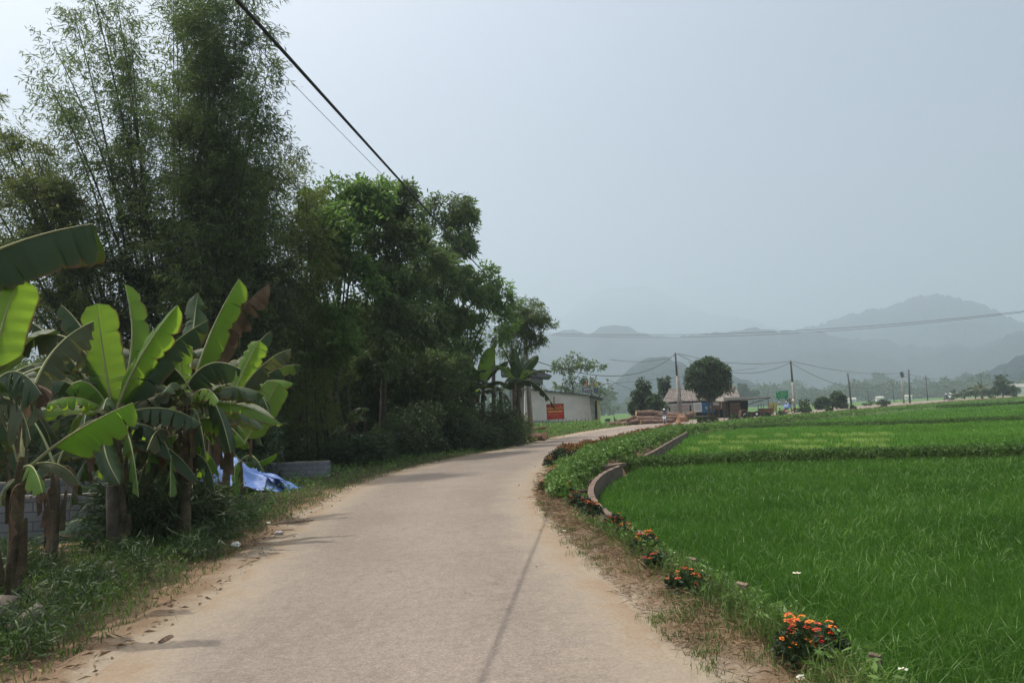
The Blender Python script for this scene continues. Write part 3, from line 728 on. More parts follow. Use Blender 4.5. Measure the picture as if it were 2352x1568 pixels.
# ------------------------------------------------------------------ canal wall
def wall_strip(pts, thick, z0, z1):
    mb = MB(); n = len(pts); ring = []
    for i, p in enumerate(pts):
        t = (pts[min(i + 1, n - 1)] - pts[max(i - 1, 0)]); nn = Vector((t.y, -t.x, 0)).normalized() * thick / 2
        dz = 0.010 * math.sin(i * 1.9)
        ring.append([(p.x - nn.x, p.y - nn.y, z0), (p.x - nn.x, p.y - nn.y, z1 + dz), (p.x + nn.x, p.y + nn.y, z1 + dz), (p.x + nn.x, p.y + nn.y, z0)])
    vs = [v for r_ in ring for v in r_]; fs = []
    for i in range(n - 1):
        for k in range(3): fs.append((i * 4 + k, i * 4 + k + 1, (i + 1) * 4 + k + 1, (i + 1) * 4 + k))
    fs += [(0, 3, 2, 1), tuple((n - 1) * 4 + k for k in range(4))]
    return mb.add(vs, fs)
M['wall_top'] = mat("weathered_concrete", (0.27, 0.195, 0.15), 0.95, (0.11, 0.085, 0.065), 4, 0.012, fine=0.5)
wp = smooth_line(wall_pts[6:14], 60)
cw = wall_strip(wp, 0.12, FZ - 0.15, 0.02).build("channel_wall", M['wall_top'])
tag(cw, "low curved concrete wall of the irrigation channel beside the near rice field", "channel wall")
wp2 = smooth_line(wall_pts[14:], 50)
cw2 = wall_strip([p + Vector((0.0, 0.25, 0)) for p in wp2], 0.12, FZ - 0.15, -0.04).build("channel_wall", M['wall_top'])
tag(cw2, "thin far stretch of channel wall curving along the second rice field", "channel wall")
# sluice slab across the channel and thin struts
slab = MB(); a = P(1395, 1064, 0); 
s0, s1 = G(1378, 1072), G(1432, 1063)
slab.box(((s0 + s1) / 2) + Vector((0, 0.2, -0.05)), ((s1 - s0).length, 0.30, 0.10), (0, 0, math.atan2((s1 - s0).y, (s1 - s0).x)))
tag(slab.build("channel_slab", M['wall_top']), "flat concrete slab bridging the channel where the two walls meet", "slab")
for i, (x0, y0, x1, y1, l) in enumerate([(1327, 1124, 1366, 1121, "thin concrete strut across the channel at the bend of the wall"), (1352, 1101, 1378, 1097, "thin concrete strut across the channel below the slab")]):
    a, b = G(x0, y0), G(x1, y1); mb = MB(); mb.box((a + b) / 2 + Vector((0, 0, -0.04)), ((b - a).length, 0.06, 0.06), (0, 0, math.atan2((b - a).y, (b - a).x)))
    tag(mb.build("channel_strut", M['wall_top']), l, "strut", "struts across the irrigation channel")

# ------------------------------------------------------------------ right verge: dry straw, grass, ground cover
def between(n, r0, r1, lo, hi, a0=-30, a1=48):
    """random ground points between the road's right edge and the field boundary; lo..hi = share of the way across"""
    out = []
    i = (rng.uniform(0, 1, n) * (NR - 1)); 
    RRa = np.array([tuple(p) for p in RR]); k = i.astype(int); f = (i - k)[:, None]
    A = RRa[k] * (1 - f) + RRa[np.minimum(k + 1, NR - 1)] * f
    bd = np.array([tuple(p) for p in bound])
    # nearest boundary point
    dd = np.hypot(A[:, None, 0] - bd[None, :, 0], A[:, None, 1] - bd[None, :, 1]); j = dd.argmin(1); B = bd[j]
    u = rng.uniform(lo, hi, n)[:, None]; Q = A * (1 - u) + B * u
    Q[:, :2] += rng.normal(size=(n, 2)) * 0.08
    r = np.hypot(Q[:, 0], Q[:, 1]); k = (r > r0) & (r < r1) & (Q[:, 1] > 0)
    Q = Q[k]; Q[:, 2] = height(Q[:, 0], Q[:, 1]); return Q
def straw(n, r0, r1, lo, hi, L=0.09, Wd=0.006, m_='straw', z=0.03):
    Q = between(n, r0, r1, lo, hi); m = len(Q)
    D = rnd3(m); D[:, 2] = np.abs(D[:, 2]) * 0.35; r = np.hypot(Q[:, 0], Q[:, 1])
    Q[:, 2] += rng.uniform(0, 1, m) ** 2 * z + 0.012
    s = np.clip(r / 5, 1, 8) ** 0.6 * rng.uniform(0.4, 1.4, m)
    return leaf_verts(Q, D, L * s, Wd * s)
tag(soup("dry_straw", [straw(110000, 3, 18, 0.0, 0.85, 0.06, 0.0045), straw(22000, 3, 16, -.06, 0.1, 0.04, 0.004), straw(42000, 3, 14, 0.1, 0.8, 0.12, 0.0045, z=0.08), straw(24000, 14, 45, 0.0, 0.5)], M['straw']), kind="stuff")
Q = between(70000, 3, 24, 0.52, 1.12); tag(blade_soup("verge_grass", Q, rng.uniform(0.08, 0.34, len(Q)), 0.009, 0.9, M['grass']), kind="stuff")
Q = between(2600, 3, 16, 0.05, 0.6); c_ = Q[rng.integers(0, len(Q), 130)]
Qs = np.repeat(c_, 55, 0) + np.concatenate([rng.normal(size=(len(c_) * 55, 2)) * 0.07, np.zeros((len(c_) * 55, 1))], 1)
tag(blade_soup("grass_tufts", Qs, rng.uniform(0.03, 0.10, len(Qs)), 0.006, 0.9, M['grass']), kind="stuff")
Q = between(9000, 3, 13, 0.66, 1.05); cover("verge_weeds", Q, 0.18, 0.06, 0.022, M['cover_leaf'], 5)
# leafy ground cover along the channel
Q = between(52000, 13.5, 60, 0.38, 0.76); Q = Q[(np.sin(Q[:, 0] * 2.3) * np.sin(Q[:, 1] * 1.7) > -0.75)]
cover("leafy_ground_cover", Q[:16000], 0.34, 0.085, 0.045, M['cover_leaf'], 7)
Q = between(30000, 26, 60, 0.30, 0.82); cover("leafy_ground_cover", Q[:9000], 0.38, 0.12, 0.06, M['cover_leaf'], 6)
Q = between(60000, 55, 280, 0.45, 0.98); cover("verge_hedge", Q[:14000], 0.22, 0.2, 0.10, M['cover_leaf'], 5)
Q = between(8000, 55, 280, 0.05, 0.5); cover("verge_scrub", Q[:2500], 0.15, 0.2, 0.1, M['rust_leaf'], 4)

# ------------------------------------------------------------------ flowering shrubs
def flower_head(mb, c, r, m1, m2):
    # a small dome of florets
    for i in range(11):
        u = Vector(rnd3(1)[0]); u.z = abs(u.z) * 0.6; q = c + u * r
        a = random.uniform(0, 6.28); s = r * 0.42
        mb.add([q + Vector((math.cos(a + k * 1.5708) * s, math.sin(a + k * 1.5708) * s, 0.25 * s * (k % 2))) for k in range(4)], [(0, 1, 2, 3)], m1 if random.random() < 0.7 else m2)
def flower_bush(label, pos, r, h, nfl, leafm='lantana_leaf', fm=('petal_orange', 'petal_red'), L=0.042, nl=200, group="orange flower bushes along the right road edge"):
    pos = Vector(pos); root = thing("flower_bush", label, "flower bush", pos, group)
    mb = MB(); Q = []; D = []
    for i in range(12):
        a = random.uniform(0, 6.28); rr = r * random.uniform(0.2, 0.95); tip = pos + Vector((math.cos(a) * rr, math.sin(a) * rr, h * random.uniform(0.5, 0.95)))
        mb.tube(bez(pos + Vector((0, 0, -.03)), pos.lerp(tip, .5) + Vector((0, 0, .05)), tip, 4), 0.006, 4)
    mb.build("stems", M['bark'], root)
    n = nl; u = rnd3(n) * (rng.uniform(0.3, 1, n) ** 0.5)[:, None]; u[:, 2] = np.abs(u[:, 2])
    C = np.array(pos) + u * np.array([r, r, h * 0.9]) + np.array([0, 0, 0.02])
    soup("foliage", sprays(C, u + np.array([0, 0, .4]), L, 5, L, L * 0.5, 0.1), M[leafm], root)
    for i in range(int(nfl * 1.4)):
        a = random.uniform(0, 6.28); el = random.uniform(0.3, 1.0); fmb = MB()
        rr = r * math.sqrt(1 - el * el * 0.8) * random.uniform(0.6, 1.02)
        c = pos + Vector((math.cos(a) * rr, math.sin(a) * rr, h * el * random.uniform(1.0, 1.3) + 0.03))
        s = random.uniform(0.75, 1.2)
        k = 0 if random.random() < 0.45 else 1
        flower_head(fmb, c, 0.019 * s * (1 + 0.03 * pos.length), k, 0 if random.random() < 0.8 else 1); fmb.build("flower", [M[fm[0]], M[fm[1]]], root)
    return root
FB = [((1845, 1524), .13, .21, 30, "dense dark bush with many red and orange flower heads, closest to the camera"),
      ((1582, 1358), .18, .14, 12, "low dark wide bush with few red flowers near a broken concrete piece"),
      ((1484, 1272), .14, .20, 16, "upright bush with bright red and orange flowers in the green grass edge"),
      ((1412, 1216), .15, .18, 12, "bush with orange flowers growing at the lower end of the channel wall"),
      ((1362, 1184), .15, .18, 10, "dark rounded bush with a few orange heads beside the wall bend"),
      ((1300, 1140), .17, .20, 10, "small orange flowered bush between straw and ground cover"),
      ((1276, 1105), .26, .30, 22, "tall orange flowered bush at the inner bend of the road"),
      ((1262, 1072), .2, .26, 9, "orange flowered bush just past the inner bend, low"),
      ((1322, 1160), .15, .18, 7, "small orange bush between the straw and the dark rounded bush"),
      ((1437, 1240), .13, .17, 8, "small bush of red flowers just below the wall's lower end"),
      ((1510, 1310), .12, .15, 6, "little red flowered sprig in the grass between two larger bushes"),
      ((1255, 1128), .16, .2, 7, "small orange bush nearest to the road at the bend"),
      ((1345, 1170), .14, .18, 6, "orange sprig touching the ground cover at the bend"),
      ((1900, 1500), .11, .15, 5, "small orange sprig right of the closest flower bush"),
      ]
for (px, r, h, n, l) in FB: flower_bush(l, G(*px), r, h, n)
for (x, y, l) in [(1290, 1062, "dark reddish bush at the tip of the bend"), (1325, 1050, "reddish brown bush where the road bends right"), (1372, 1038, "first rust coloured bush past the bend"), (1415, 1024, "rust coloured bush beside the ground cover, second past the bend"), (1452, 1012, "rust coloured bush, third past the bend"), (1490, 1001, "low rust coloured bush opposite the log pile"), (1520, 994, "rust coloured bush nearest to the motor scooter"), (1562, 987, "small rust coloured bush just past the scooter's shadow"), (1305, 1047, "orange tinged bush on the outer side of the bend tip"), (1350, 1036, "orange tinged bush nearest the asphalt after the bend"), (1394, 1027, "low orange tinged bush by the bare earth patch"), (1434, 1016, "orange tinged bush opposite the roadside log"), (1471, 1005, "orange tinged bush before the channel wall ends"), (1540, 989, "orange tinged bush by the far end of the channel wall")]:
    p = G(x, y); flower_bush(l, p, 0.36 + p.y * .005, 0.34 + .003 * p.y, 16, 'rust_leaf' if x > 1300 else 'lantana_leaf', L=0.10, nl=260, group="rust coloured bushes along the right road edge")
for (x, y) in [(1614, 977), (1640, 974), (1688, 968), (1718, 965), (1760, 961), (1795, 957), (1850, 952), (1905, 947), (1960, 942), (2030, 935)]:
    p = G(x, y); flower_bush("small round dark bush on the verge in front of the far road", p, 0.5, 0.75, 3, 'lantana_leaf', L=0.16, nl=120, group="small bushes lining the far road")
# white daisies
dp = between(900, 3.5, 10, 0.8, 1.12); dz = MB(); 
for i in range(22):
    q = Vector(dp[i * 7 % len(dp)]); h = random.uniform(0.25, 0.5); d = thing("daisy", "small white wild daisy standing in the grass at the rice field edge", "daisy", q, "white daisies at the rice field edge")
    mb = MB(); top = q + Vector((random.uniform(-.05, .05), random.uniform(-.05, .05), h)); mb.tube([q, q.lerp(top, .5) + Vector((.01, 0, 0)), top], 0.003, 4); mb.build("stem", M['stem_green'], d)
    mb = MB()
    for k in range(6):
        a = k * 1.047; u = Vector((math.cos(a), math.sin(a), 0.15)); v = Vector((-math.sin(a), math.cos(a), 0))
        mb.add([top + u * .005, top + u * .02 + v * .009, top + u * .033, top + u * .02 - v * .009], [(0, 1, 2, 3)])
    mb.lathe(top, [(0.0, .008), (.006, .005), (.006, 0)], 6, 1); mb.build("flower", [M['petal_white'], M['petal_yellow']], d)
# concrete pieces in the verge, pebbles and litter
for (x, y, s, l) in [(1590, 1290, .12, "rough concrete chunk half sunk in the grass by the flower bush"), (1704, 1349, .12, "flat pale concrete chunk in the grass below the daisies"), (2010, 1516, .08, "long concrete edge piece showing through weeds at the picture's bottom")]:
    p = G(x, y); mb = MB(); mb.box(p + Vector((0, 0, .01)), (s, s * .6, .06), (.1, .1, -.7), taper=.85); tag(mb.build("concrete_chunk", M['wall_top']), l, "concrete chunk", "concrete pieces at the field edge")
# ------------------------------------------------------------------ banana plants
def banana_leaf(parent, A, B, width, N_=(0, 0, 1), sag=0.3, fold=20, torn=0.0, m='ban_dark', petiole=0.14, n=26, curl=0.25, C=None, taperp=0.55):
    A, B = Vector(A), Vector(B); L = (B - A).length
    mid = C if C is not None else A.lerp(B, 0.5) + Vector((0, 0, sag * L))
    pts = bez(A, Vector(mid), B, n + 1)
    V, F, UV, MI = [], [], [], []
    Nh = Vector(N_).normalized(); fr = []
    for i, p in enumerate(pts):
        t = (pts[min(i + 1, n)] - pts[max(i - 1, 0)]).normalized()
        S = t.cross(Nh)
        if S.length < 0.05: S = t.cross(Vector((0, 0, 1)) if abs(t.z) < .9 else Vector((0, 1, 0)))
        S.normalize(); NN = S.cross(t).normalized()
        if NN.dot(Nh) < 0: NN = -NN
        fr.append((p, t, S, NN))
    def wd(u):
        if u <= 0 or u >= 1: return 0.0
        return width / 2 * min(1, (u / 0.16)) ** 0.55 * (1 - max(0, (u - taperp) / (1 - taperp)) ** 2.6) ** 0.6
    i0 = int(petiole * n)
    nc = 4
    for s in (-1, 1):
        br = [i0]
        i = i0
        while i < n:
            step = random.choice([1, 2, 2, 3]) if torn > 0.6 else (random.choice([1, 2, 3, 4, 6]) if torn > 0 else n)
            i = min(n, i + step); br.append(i)
        nch = {x: 1 - random.choice([.1, .25, .5, .75]) * min(1, torn * 1.3) for x in br}
        for a, b in zip(br, br[1:]):
            df = random.uniform(-1, 1) * 22 * torn; cut = (1 - random.uniform(0, .25) * torn)
            if torn > 0.3 and random.random() < 0.08 * torn: continue
            sk = random.uniform(-.25, .25) * torn
            base = len(V)
            for ii in range(a, b + 1):
                p, t, S, NN = fr[ii]; u = (ii - i0) / (n - i0); w_ = wd(u)
                if torn > 0: w_ *= nch[ii] if (ii in (a, b) and b > a) else 1.0; w_ *= cut
                rip = 0.06 * math.sin(ii * 1.9 + s) * (1 if torn == 0 else .4)
                for k in range(nc + 1):
                    d = k / nc; f = R(fold + df + curl * 60 * d + rip * 60)
                    q = p + S * (s * w_ * d * math.cos(f)) - NN * (w_ * d * math.sin(f)) + t * (w_ * d * (0.28 + sk))
                    q = q - Vector((0, 0, 1)) * (w_ * d * d * 0.35 * (0.3 + torn))
                    V.append(q); UV.append((u, 0.5 + s * d * 0.5))
            for ii in range(b - a):
                for k in range(nc):
                    o = base + ii * (nc + 1) + k; F.append((o, o + 1, o + nc + 2, o + nc + 1)); MI.append(0)
    # midrib and petiole
    rb = len(V); r0 = 0.022 * (L / 2.2 + .3)
    for i, (p, t, S, NN) in enumerate(fr):
        r = r0 * (1 - 0.85 * i / n)
        for k in range(5):
            a = 2 * math.pi * k / 5; V.append(p + S * math.cos(a) * r + NN * math.sin(a) * r); UV.append((0, 0.5))
    for i in range(n):
        for k in range(5): F.append((rb + i * 5 + k, rb + i * 5 + (k + 1) % 5, rb + (i + 1) * 5 + (k + 1) % 5, rb + (i + 1) * 5 + k)); MI.append(1)
    return raw_mesh("leaf", V, np.array(F), [4] * len(F), [M[m], M['rib'] if m != 'dead' else M['dead']], parent, MI, True, UV)
def banana_stem(root, base, top, r=0.11, green=True):
    base, top = Vector(base), Vector(top); mb = MB()
    pts = bez(base - Vector((0, 0, .1)), base.lerp(top, .5) + Vector((random.uniform(-.08, .08), 0, 0)), top, 12)
    mb.tube(pts, [r * (1.25 - 0.6 * i / 11 + 0.05 * math.sin(i * 2.3)) for i in range(12)], 12)
    # old sheaths hug the stem
    for j in range(9):
        t = random.uniform(0.12, 0.92); c = pts[int(t * 11)]; a = random.uniform(0, 6.28); h = random.uniform(.25, .5)
        o = Vector((math.cos(a), math.sin(a), 0)); s_ = Vector((-math.sin(a), math.cos(a), 0)); rr = r * 1.02
        vs = []
        for k in range(4):
            q = c + o * (rr + 0.03 + 0.05 * k / 3) + Vector((0, 0, h * (k / 3 - .5))); ww = rr * (0.9 - .22 * k)
            vs += [q - s_ * ww, q + s_ * ww]
        mb.add(vs, [(0, 1, 3, 2), (2, 3, 5, 4), (4, 5, 7, 6)])
    mb.build("pseudostem", M['stem'], root, True)
def hang_dead(root, top, n=4, L=1.0):
    for _ in range(n):
        a = random.uniform(0, 6.28); o = Vector((math.cos(a), math.sin(a), 0)); A = Vector(top) + Vector((0, 0, random.uniform(-.25, .1)))
        B = A + o * random.uniform(.25, .5) * L - Vector((0, 0, L * random.uniform(.7, 1.1)))
        banana_leaf(root, A, B, 0.30 * L, o + Vector((0, 0, .5)), C=A + o * .5 * L + Vector((0, 0, .12)), fold=55, torn=1.0, m='dead', petiole=.25, n=18)
def low_leaves(root, top, n=7, L=1.15, W=.36):
    for i in range(n):
        a = i * 2.4 + random.uniform(0, 6.28 / n); o = Vector((math.cos(a), math.sin(a), 0)); l = L * random.uniform(.8, 1.25)
        A = Vector(top) - Vector((0, 0, random.uniform(.05, .55))); B = A + o * l * random.uniform(.55, .95) - Vector((0, 0, l * random.uniform(.25, .75)))
        banana_leaf(root, A, B, W * random.uniform(.8, 1.2), o * .3 + Vector((0, 0, 1)), C=A + o * l * .5 + Vector((0, 0, .18 * l)), fold=random.uniform(25, 60), torn=random.choice([.2, .5, .8]), m=random.choice(['ban_dark', 'ban_dark', 'ban_dark', 'ban_old', 'ban_fresh']), petiole=.2, n=18)
def rand_leaves(root, top, n, L=2.0, W=0.5, lo=15, hi=80, mats=('ban_dark', 'ban_dark', 'ban_fresh', 'ban_old'), torn=0.6, nseg=22):
    a0 = random.uniform(0, 6.28)
    for i in range(n):
        a = a0 + i * 2.399 + random.uniform(-.3, .3); el = R(random.uniform(lo, hi)); l = L * random.uniform(.75, 1.15)
        o = Vector((math.cos(a), math.sin(a), 0)); A = Vector(top)
        C = A + o * (l * .55 * math.cos(el)) + Vector((0, 0, l * .62 * math.sin(el) + .1))
        B = A + o * (l * .98 * math.cos(el * .75)) + Vector((0, 0, l * (.75 * math.sin(el) - .28 * math.cos(el))))
        banana_leaf(root, A, B, W * random.uniform(.8, 1.15), (0, 0, 1) if el < 1 else tuple(o * -1 + Vector((0, 0, .3))), C=C, fold=random.uniform(10, 50), torn=random.choice([.3, torn, torn + .2, 1]) if el < 1.1 else random.choice([0, 0, torn]), m=random.choice(mats), n=nseg)
BG = "banana plants on the left roadside"
VW = Vector((0, -1, 0.15))      # leaves that face the road
def bplant(label, base_px, top_px, ddepth=0.0, r=0.11):
    b = G(*base_px); t = P(top_px[0], top_px[1], b.y + ddepth)
    root = thing("banana_plant", label, "banana plant", b, BG); banana_stem(root, b, t, r); return root, t, b.y
# (label, stem foot px, crown px, leaves)
r_, t, d = bplant("tall banana plant at the picture's left edge carrying the big dark leaf overhead", (-40, 1470), (-90, 800), 0.2, .08)
banana_leaf(r_, P(-130, 640, d), P(214, 514, d - .1), .62, (0, -.32, 1), C=P(30, 540, d), fold=72, torn=.18, m='ban_dark', curl=.1, petiole=.1, n=34, taperp=.9)
banana_leaf(r_, P(-30, 900, d), P(42, 640, d + .1), .40, (.25, -1, 0), C=P(-5, 760, d + .1), fold=12, m='ban_fresh', petiole=.2, taperp=.75)
banana_leaf(r_, P(-60, 960, d), P(95, 905, d - .2), .5, (0, 0, 1), C=P(20, 780, d), fold=60, torn=.7, m='ban_dark')
banana_leaf(r_, P(-60, 960, d), P(70, 1010, d - .2), .5, (0, -.2, 1), C=P(40, 850, d), fold=65, torn=.6, m='ban_old')
r_, t, d = bplant("leaning brown stemmed banana plant beside the cut trunk at the left edge", (30, 1430), (55, 1030), 0.1, .062)
banana_leaf(r_, P(72, 1068, d), P(306, 924, d + .3), .50, (0.1, -.55, .8), C=P(160, 985, d), fold=48, torn=.25, m='ban_fresh', petiole=.3)
banana_leaf(r_, P(40, 1040, d), P(108, 930, d), .42, (.3, -.4, .8), C=P(60, 790, d), fold=72, torn=.9, m='dead')
banana_leaf(r_, P(40, 1060, d), P(-60, 1120, d), .5, (0, 0, 1), C=P(-10, 850, d), fold=60, torn=.6, m='ban_dark')
banana_leaf(r_, P(50, 1050, d), P(215, 738, d + .8), .46, (0, -.3, 1), C=P(60, 800, d + .4), fold=58, torn=.8, m='ban_old', n=30)
hang_dead(r_, P(60, 1060, d), 2, .7); low_leaves(r_, P(55, 1000, d), 3, .6, .24)
r_, t, d = bplant("thin banana plant with brown sheaths in front of the block wall", (104, 1335), (128, 1080), 0.2, .06)
banana_leaf(r_, t, P(262, 965, d + .4), .42, (0, -.5, 1), C=P(170, 940, d + .2), fold=50, torn=.7, m='ban_old')
banana_leaf(r_, t, P(20, 930, d + .4), .40, (0, -.5, 1), C=P(80, 930, d + .2), fold=50, torn=.7, m='ban_dark')
hang_dead(r_, t, 3, .5)
r_, t, d = bplant("banana plant with the tall upright bright leaf behind the block wall corner", (278, 1290), (262, 960), 0.5, .068)
banana_leaf(r_, t, P(222, 697, d + .3), .53, (.1, -1, .05), C=P(238, 830, d + .4), fold=6, torn=.12, m='ban_fresh', petiole=.1, taperp=.8, curl=.1, n=30)
banana_leaf(r_, t, P(34, 800, d + .5), .50, (0, -.3, 1), C=P(190, 690, d + .4), fold=64, torn=.9, m='ban_old', n=34)
banana_leaf(r_, t, P(140, 700, d + .8), .46, (0, -.4, 1), C=P(220, 760, d + .8), fold=40, torn=.3, m='ban_dark')
banana_leaf(r_, t, P(286, 652, d + .9), .48, (-.4, -.8, .6), C=P(330, 790, d + .9), fold=34, torn=.3, m='ban_fresh', petiole=.3)
banana_leaf(r_, t, P(478, 735, d + .4), .50, (.1, -.5, 1), C=P(350, 800, d + .4), fold=56, torn=.6, m='ban_dark', n=30)
banana_leaf(r_, t, P(408, 700, d + .2), .56, (.3, -1, .5), C=P(305, 820, d + .2), fold=30, torn=.3, m='ban_fresh', petiole=.12)
banana_leaf(r_, t, P(60, 735, d + 1), .45, (0, -.6, 1), C=P(130, 760, d + 1), fold=40, torn=.4, m='ban_dark')
banana_leaf(r_, t, P(275, 1110, d - .2), .34, (.4, -1, .2), C=P(210, 1010, d), fold=24, torn=0, m='ban_dark')
banana_leaf(r_, t, P(150, 900, d + .2), .46, (0, -.5, 1), C=P(200, 830, d + .2), fold=40, torn=.4, m='ban_fresh')
rand_leaves(r_, t, 9, 1.5, .36, -10, 50, ('ban_dark', 'ban_dark', 'ban_old', 'ban_fresh')); hang_dead(r_, t, 3, .9); low_leaves(r_, t)
r_, t, d = bplant("full crowned banana plant with the raised yellow green leaf and dead brown leaf", (428, 1262), (432, 930), 0.3, .068)
banana_leaf(r_, t, P(549, 640, d + .4), .52, (-.35, -1, .25), C=P(468, 770, d + .4), fold=30, torn=.35, m='ban_fresh', petiole=.28, n=30, taperp=.7)
banana_leaf(r_, t, P(618, 650, d + .9), .50, (-.2, -.3, 1), C=P(505, 740, d + .8), fold=60, torn=1, m='dead', n=30)
banana_leaf(r_, t, P(455, 672, d + 1.2), .50, (.5, -.9, .3), C=P(440, 760, d + 1.2), fold=25, torn=.6, m='ban_dark', petiole=.45)
banana_leaf(r_, P(440, 900, d), P(310, 862, d - .3), .56, (0, -.35, 1), C=P(385, 790, d), fold=66, torn=.5, m='ban_dark', n=30, petiole=.1)
banana_leaf(r_, P(420, 900, d), P(553, 848, d - .3), .56, (0, -.35, 1), C=P(470, 800, d), fold=66, torn=.5, m='ban_dark', n=30, petiole=.05)
banana_leaf(r_, t, P(300, 1010, d - .3), .50, (0, -.5, 1), C=P(360, 860, d), fold=48, torn=.6, m='ban_dark')
banana_leaf(r_, t, P(530, 1040, d - .3), .50, (0, -.6, 1), C=P(490, 850, d), fold=50, torn=.6, m='ban_dark')
banana_leaf(r_, t, P(420, 770, d + .4), .44, (.2, -1, .4), C=P(400, 850, d + .3), fold=24, torn=.4, m='ban_fresh')
rand_leaves(r_, t, 10, 1.5, .36, -15, 50, ('ban_dark', 'ban_dark', 'ban_old', 'ban_fresh')); hang_dead(r_, t, 3, 1.0); low_leaves(r_, t, 6, 1.0)
r_, t, d = bplant("banana plant with broad pale leaves standing nearest to the blue tarp", (512, 1205), (528, 935), 0.3, .068)
banana_leaf(r_, t, P(596, 782, d + .3), .48, (.2, -1, .2), C=P(555, 850, d + .2), fold=18, torn=.25, m='ban_fresh', petiole=.15, taperp=.8)
banana_leaf(r_, t, P(622, 760, d + .9), .40, (0, -.5, 1), C=P(565, 800, d + .8), fold=45, torn=.5, m='ban_dark')
banana_leaf(r_, t, P(668, 802, d + .3), .46, (0, -.4, 1), C=P(600, 815, d + .3), fold=55, torn=.5, m='ban_old', n=30)
banana_leaf(r_, t, P(690, 838, d + .9), .44, (0, -.4, 1), C=P(620, 830, d + .9), fold=50, torn=.4, m='ban_dark')
banana_leaf(r_, P(560, 1020, d), P(640, 878, d + .3), .50, (.3, -1, .2), C=P(590, 965, d), fold=12, torn=.15, m='ban_fresh', petiole=.15, taperp=.85, curl=.1)
banana_leaf(r_, t, P(470, 1000, d - .2), .46, (0, -.5, 1), C=P(500, 870, d), fold=45, torn=.6, m='ban_dark')
banana_leaf(r_, t, P(620, 960, d - .2), .46, (0, -.5, 1), C=P(600, 850, d), fold=50, torn=.6, m='ban_dark')
rand_leaves(r_, t, 7, 1.3, .34, -15, 50, ('ban_dark', 'ban_dark', 'ban_old', 'ban_fresh')); hang_dead(r_, t, 3, .9); low_leaves(r_, t, 3, .8)
r_, t, d = bplant("young banana plant with pale leaves in front of the blue tarp", (548, 1165), (552, 1060), 0.2, .06)
banana_leaf(r_, t, P(470, 990, d - .2), .30, (0, -.6, 1), C=P(520, 1010, d), fold=30, torn=.5, m='ban_fresh')
banana_leaf(r_, t, P(636, 1040, d), .22, (0, -.5, 1), C=P(590, 1070, d), fold=60, torn=0, m='ban_fresh')
banana_leaf(r_, t, P(545, 1150, d - .2), .26, (0, -1, .2), C=P(530, 1060, d - .2), fold=30, torn=0, m='ban_fresh')
banana_leaf(r_, t, P(605, 1085, d - .2), .3, (0, -.6, 1), C=P(580, 1020, d), fold=40, torn=.4, m='ban_dark')
r_, t, d = bplant("banana sucker with one broad low leaf lying toward the block wall", (262, 1275), (258, 1190), .1, .05)
banana_leaf(r_, t, P(136, 1206, d + .4), .42, (0, -.55, .8), C=P(200, 1185, d + .2), fold=8, torn=0, m='ban_dark', petiole=.02)
# a few more stems fill the depth of the grove
for (bx, by, tx, ty, l, nl) in [(-25, 1300, -20, 900, "banana plant half hidden behind the left edge stems", 9), (330, 1150, 300, 880, "banana plant standing far back in the grove above the reeds", 12), (215, 1165, 205, 935, "short dark banana plant just behind the wooden post", 10), (345, 1200, 350, 900, "banana plant filling the dark middle of the grove", 12), (475, 1160, 500, 890, "banana plant at the back of the grove left of the tarp", 11), (396, 1255, 395, 1010, "shorter banana plant with hanging dry leaves in mid grove", 5)]:
    r_, t, d = bplant(l, (bx, by), (tx, ty), .2, .08); rand_leaves(r_, t, nl, 1.7, .38, -5, 70, ('ban_dark', 'ban_dark', 'ban_old')); hang_dead(r_, t, 2, .8); low_leaves(r_, t, 8)
# middle distance grove by the hedge
BG = "banana plants in front of the far end of the thicket"
for (bx, by, tx, ty, L, n, l) in [(1052, 1020, 1045, 905, 3.6, 9, "banana plant with the broad upright leaves left of the dark post"), (1105, 1012, 1110, 890, 4.2, 9, "banana plant with the bright raised leaf in the middle grove"), (1150, 1005, 1150, 900, 3.4, 8, "banana plant with fringed arching leaves in the middle grove"), (1192, 998, 1190, 880, 3.6, 6, "banana plant beside the concrete pole whose leaf reaches toward the red sign"), (1085, 1010, 1080, 960, 2.4, 7, "low banana plant under the middle grove"), (792, 1062, 790, 985, 2.6, 6, "lone dark banana plant in front of the thicket right of the block wall")]:
    b = G(bx, by); b.y = min(b.y, 47); b = Vector(P(bx, by, b.y)); b.z = 0; t = P(tx, ty, b.y)
    root = thing("banana_plant", l, "banana plant", b, BG if bx > 900 else None); banana_stem(root, b, t, .16)
    s = L * b.y / 45; s = min(s, 2.7)
    rand_leaves(root, t, n, s, .55, 10, 85, ('ban_dark', 'ban_dark', 'ban_dark', 'ban_old', 'ban_fresh'), .7, 18); hang_dead(root, t, 3, 1.2)
    if bx == 1192:
        d = b.y
        banana_leaf(root, t, P(1277, 940, d - 1), .62, (0, -.3, 1), C=P(1225, 850, d - .5), fold=62, torn=.7, m='ban_dark', n=26)
        banana_leaf(root, t, P(1236, 816, d), .75, (-.2, -1, .3), C=P(1195, 850, d), fold=10, torn=0, m='ban_dark')
        banana_leaf(root, t, P(1182, 800, d), .7, (.2, -1, .2), C=P(1185, 850, d), fold=10, torn=0, m='ban_dark')
    if bx == 1105:
        d = b.y
        banana_leaf(root, t, P(1130, 798, d), 1.0, (.2, -1, .2), C=P(1108, 850, d), fold=10, torn=0, m='ban_fresh')
        banana_leaf(root, t, P(1038, 820, d), .9, (-.3, -1, .2), C=P(1060, 850, d), fold=20, torn=.5, m='ban_dark')

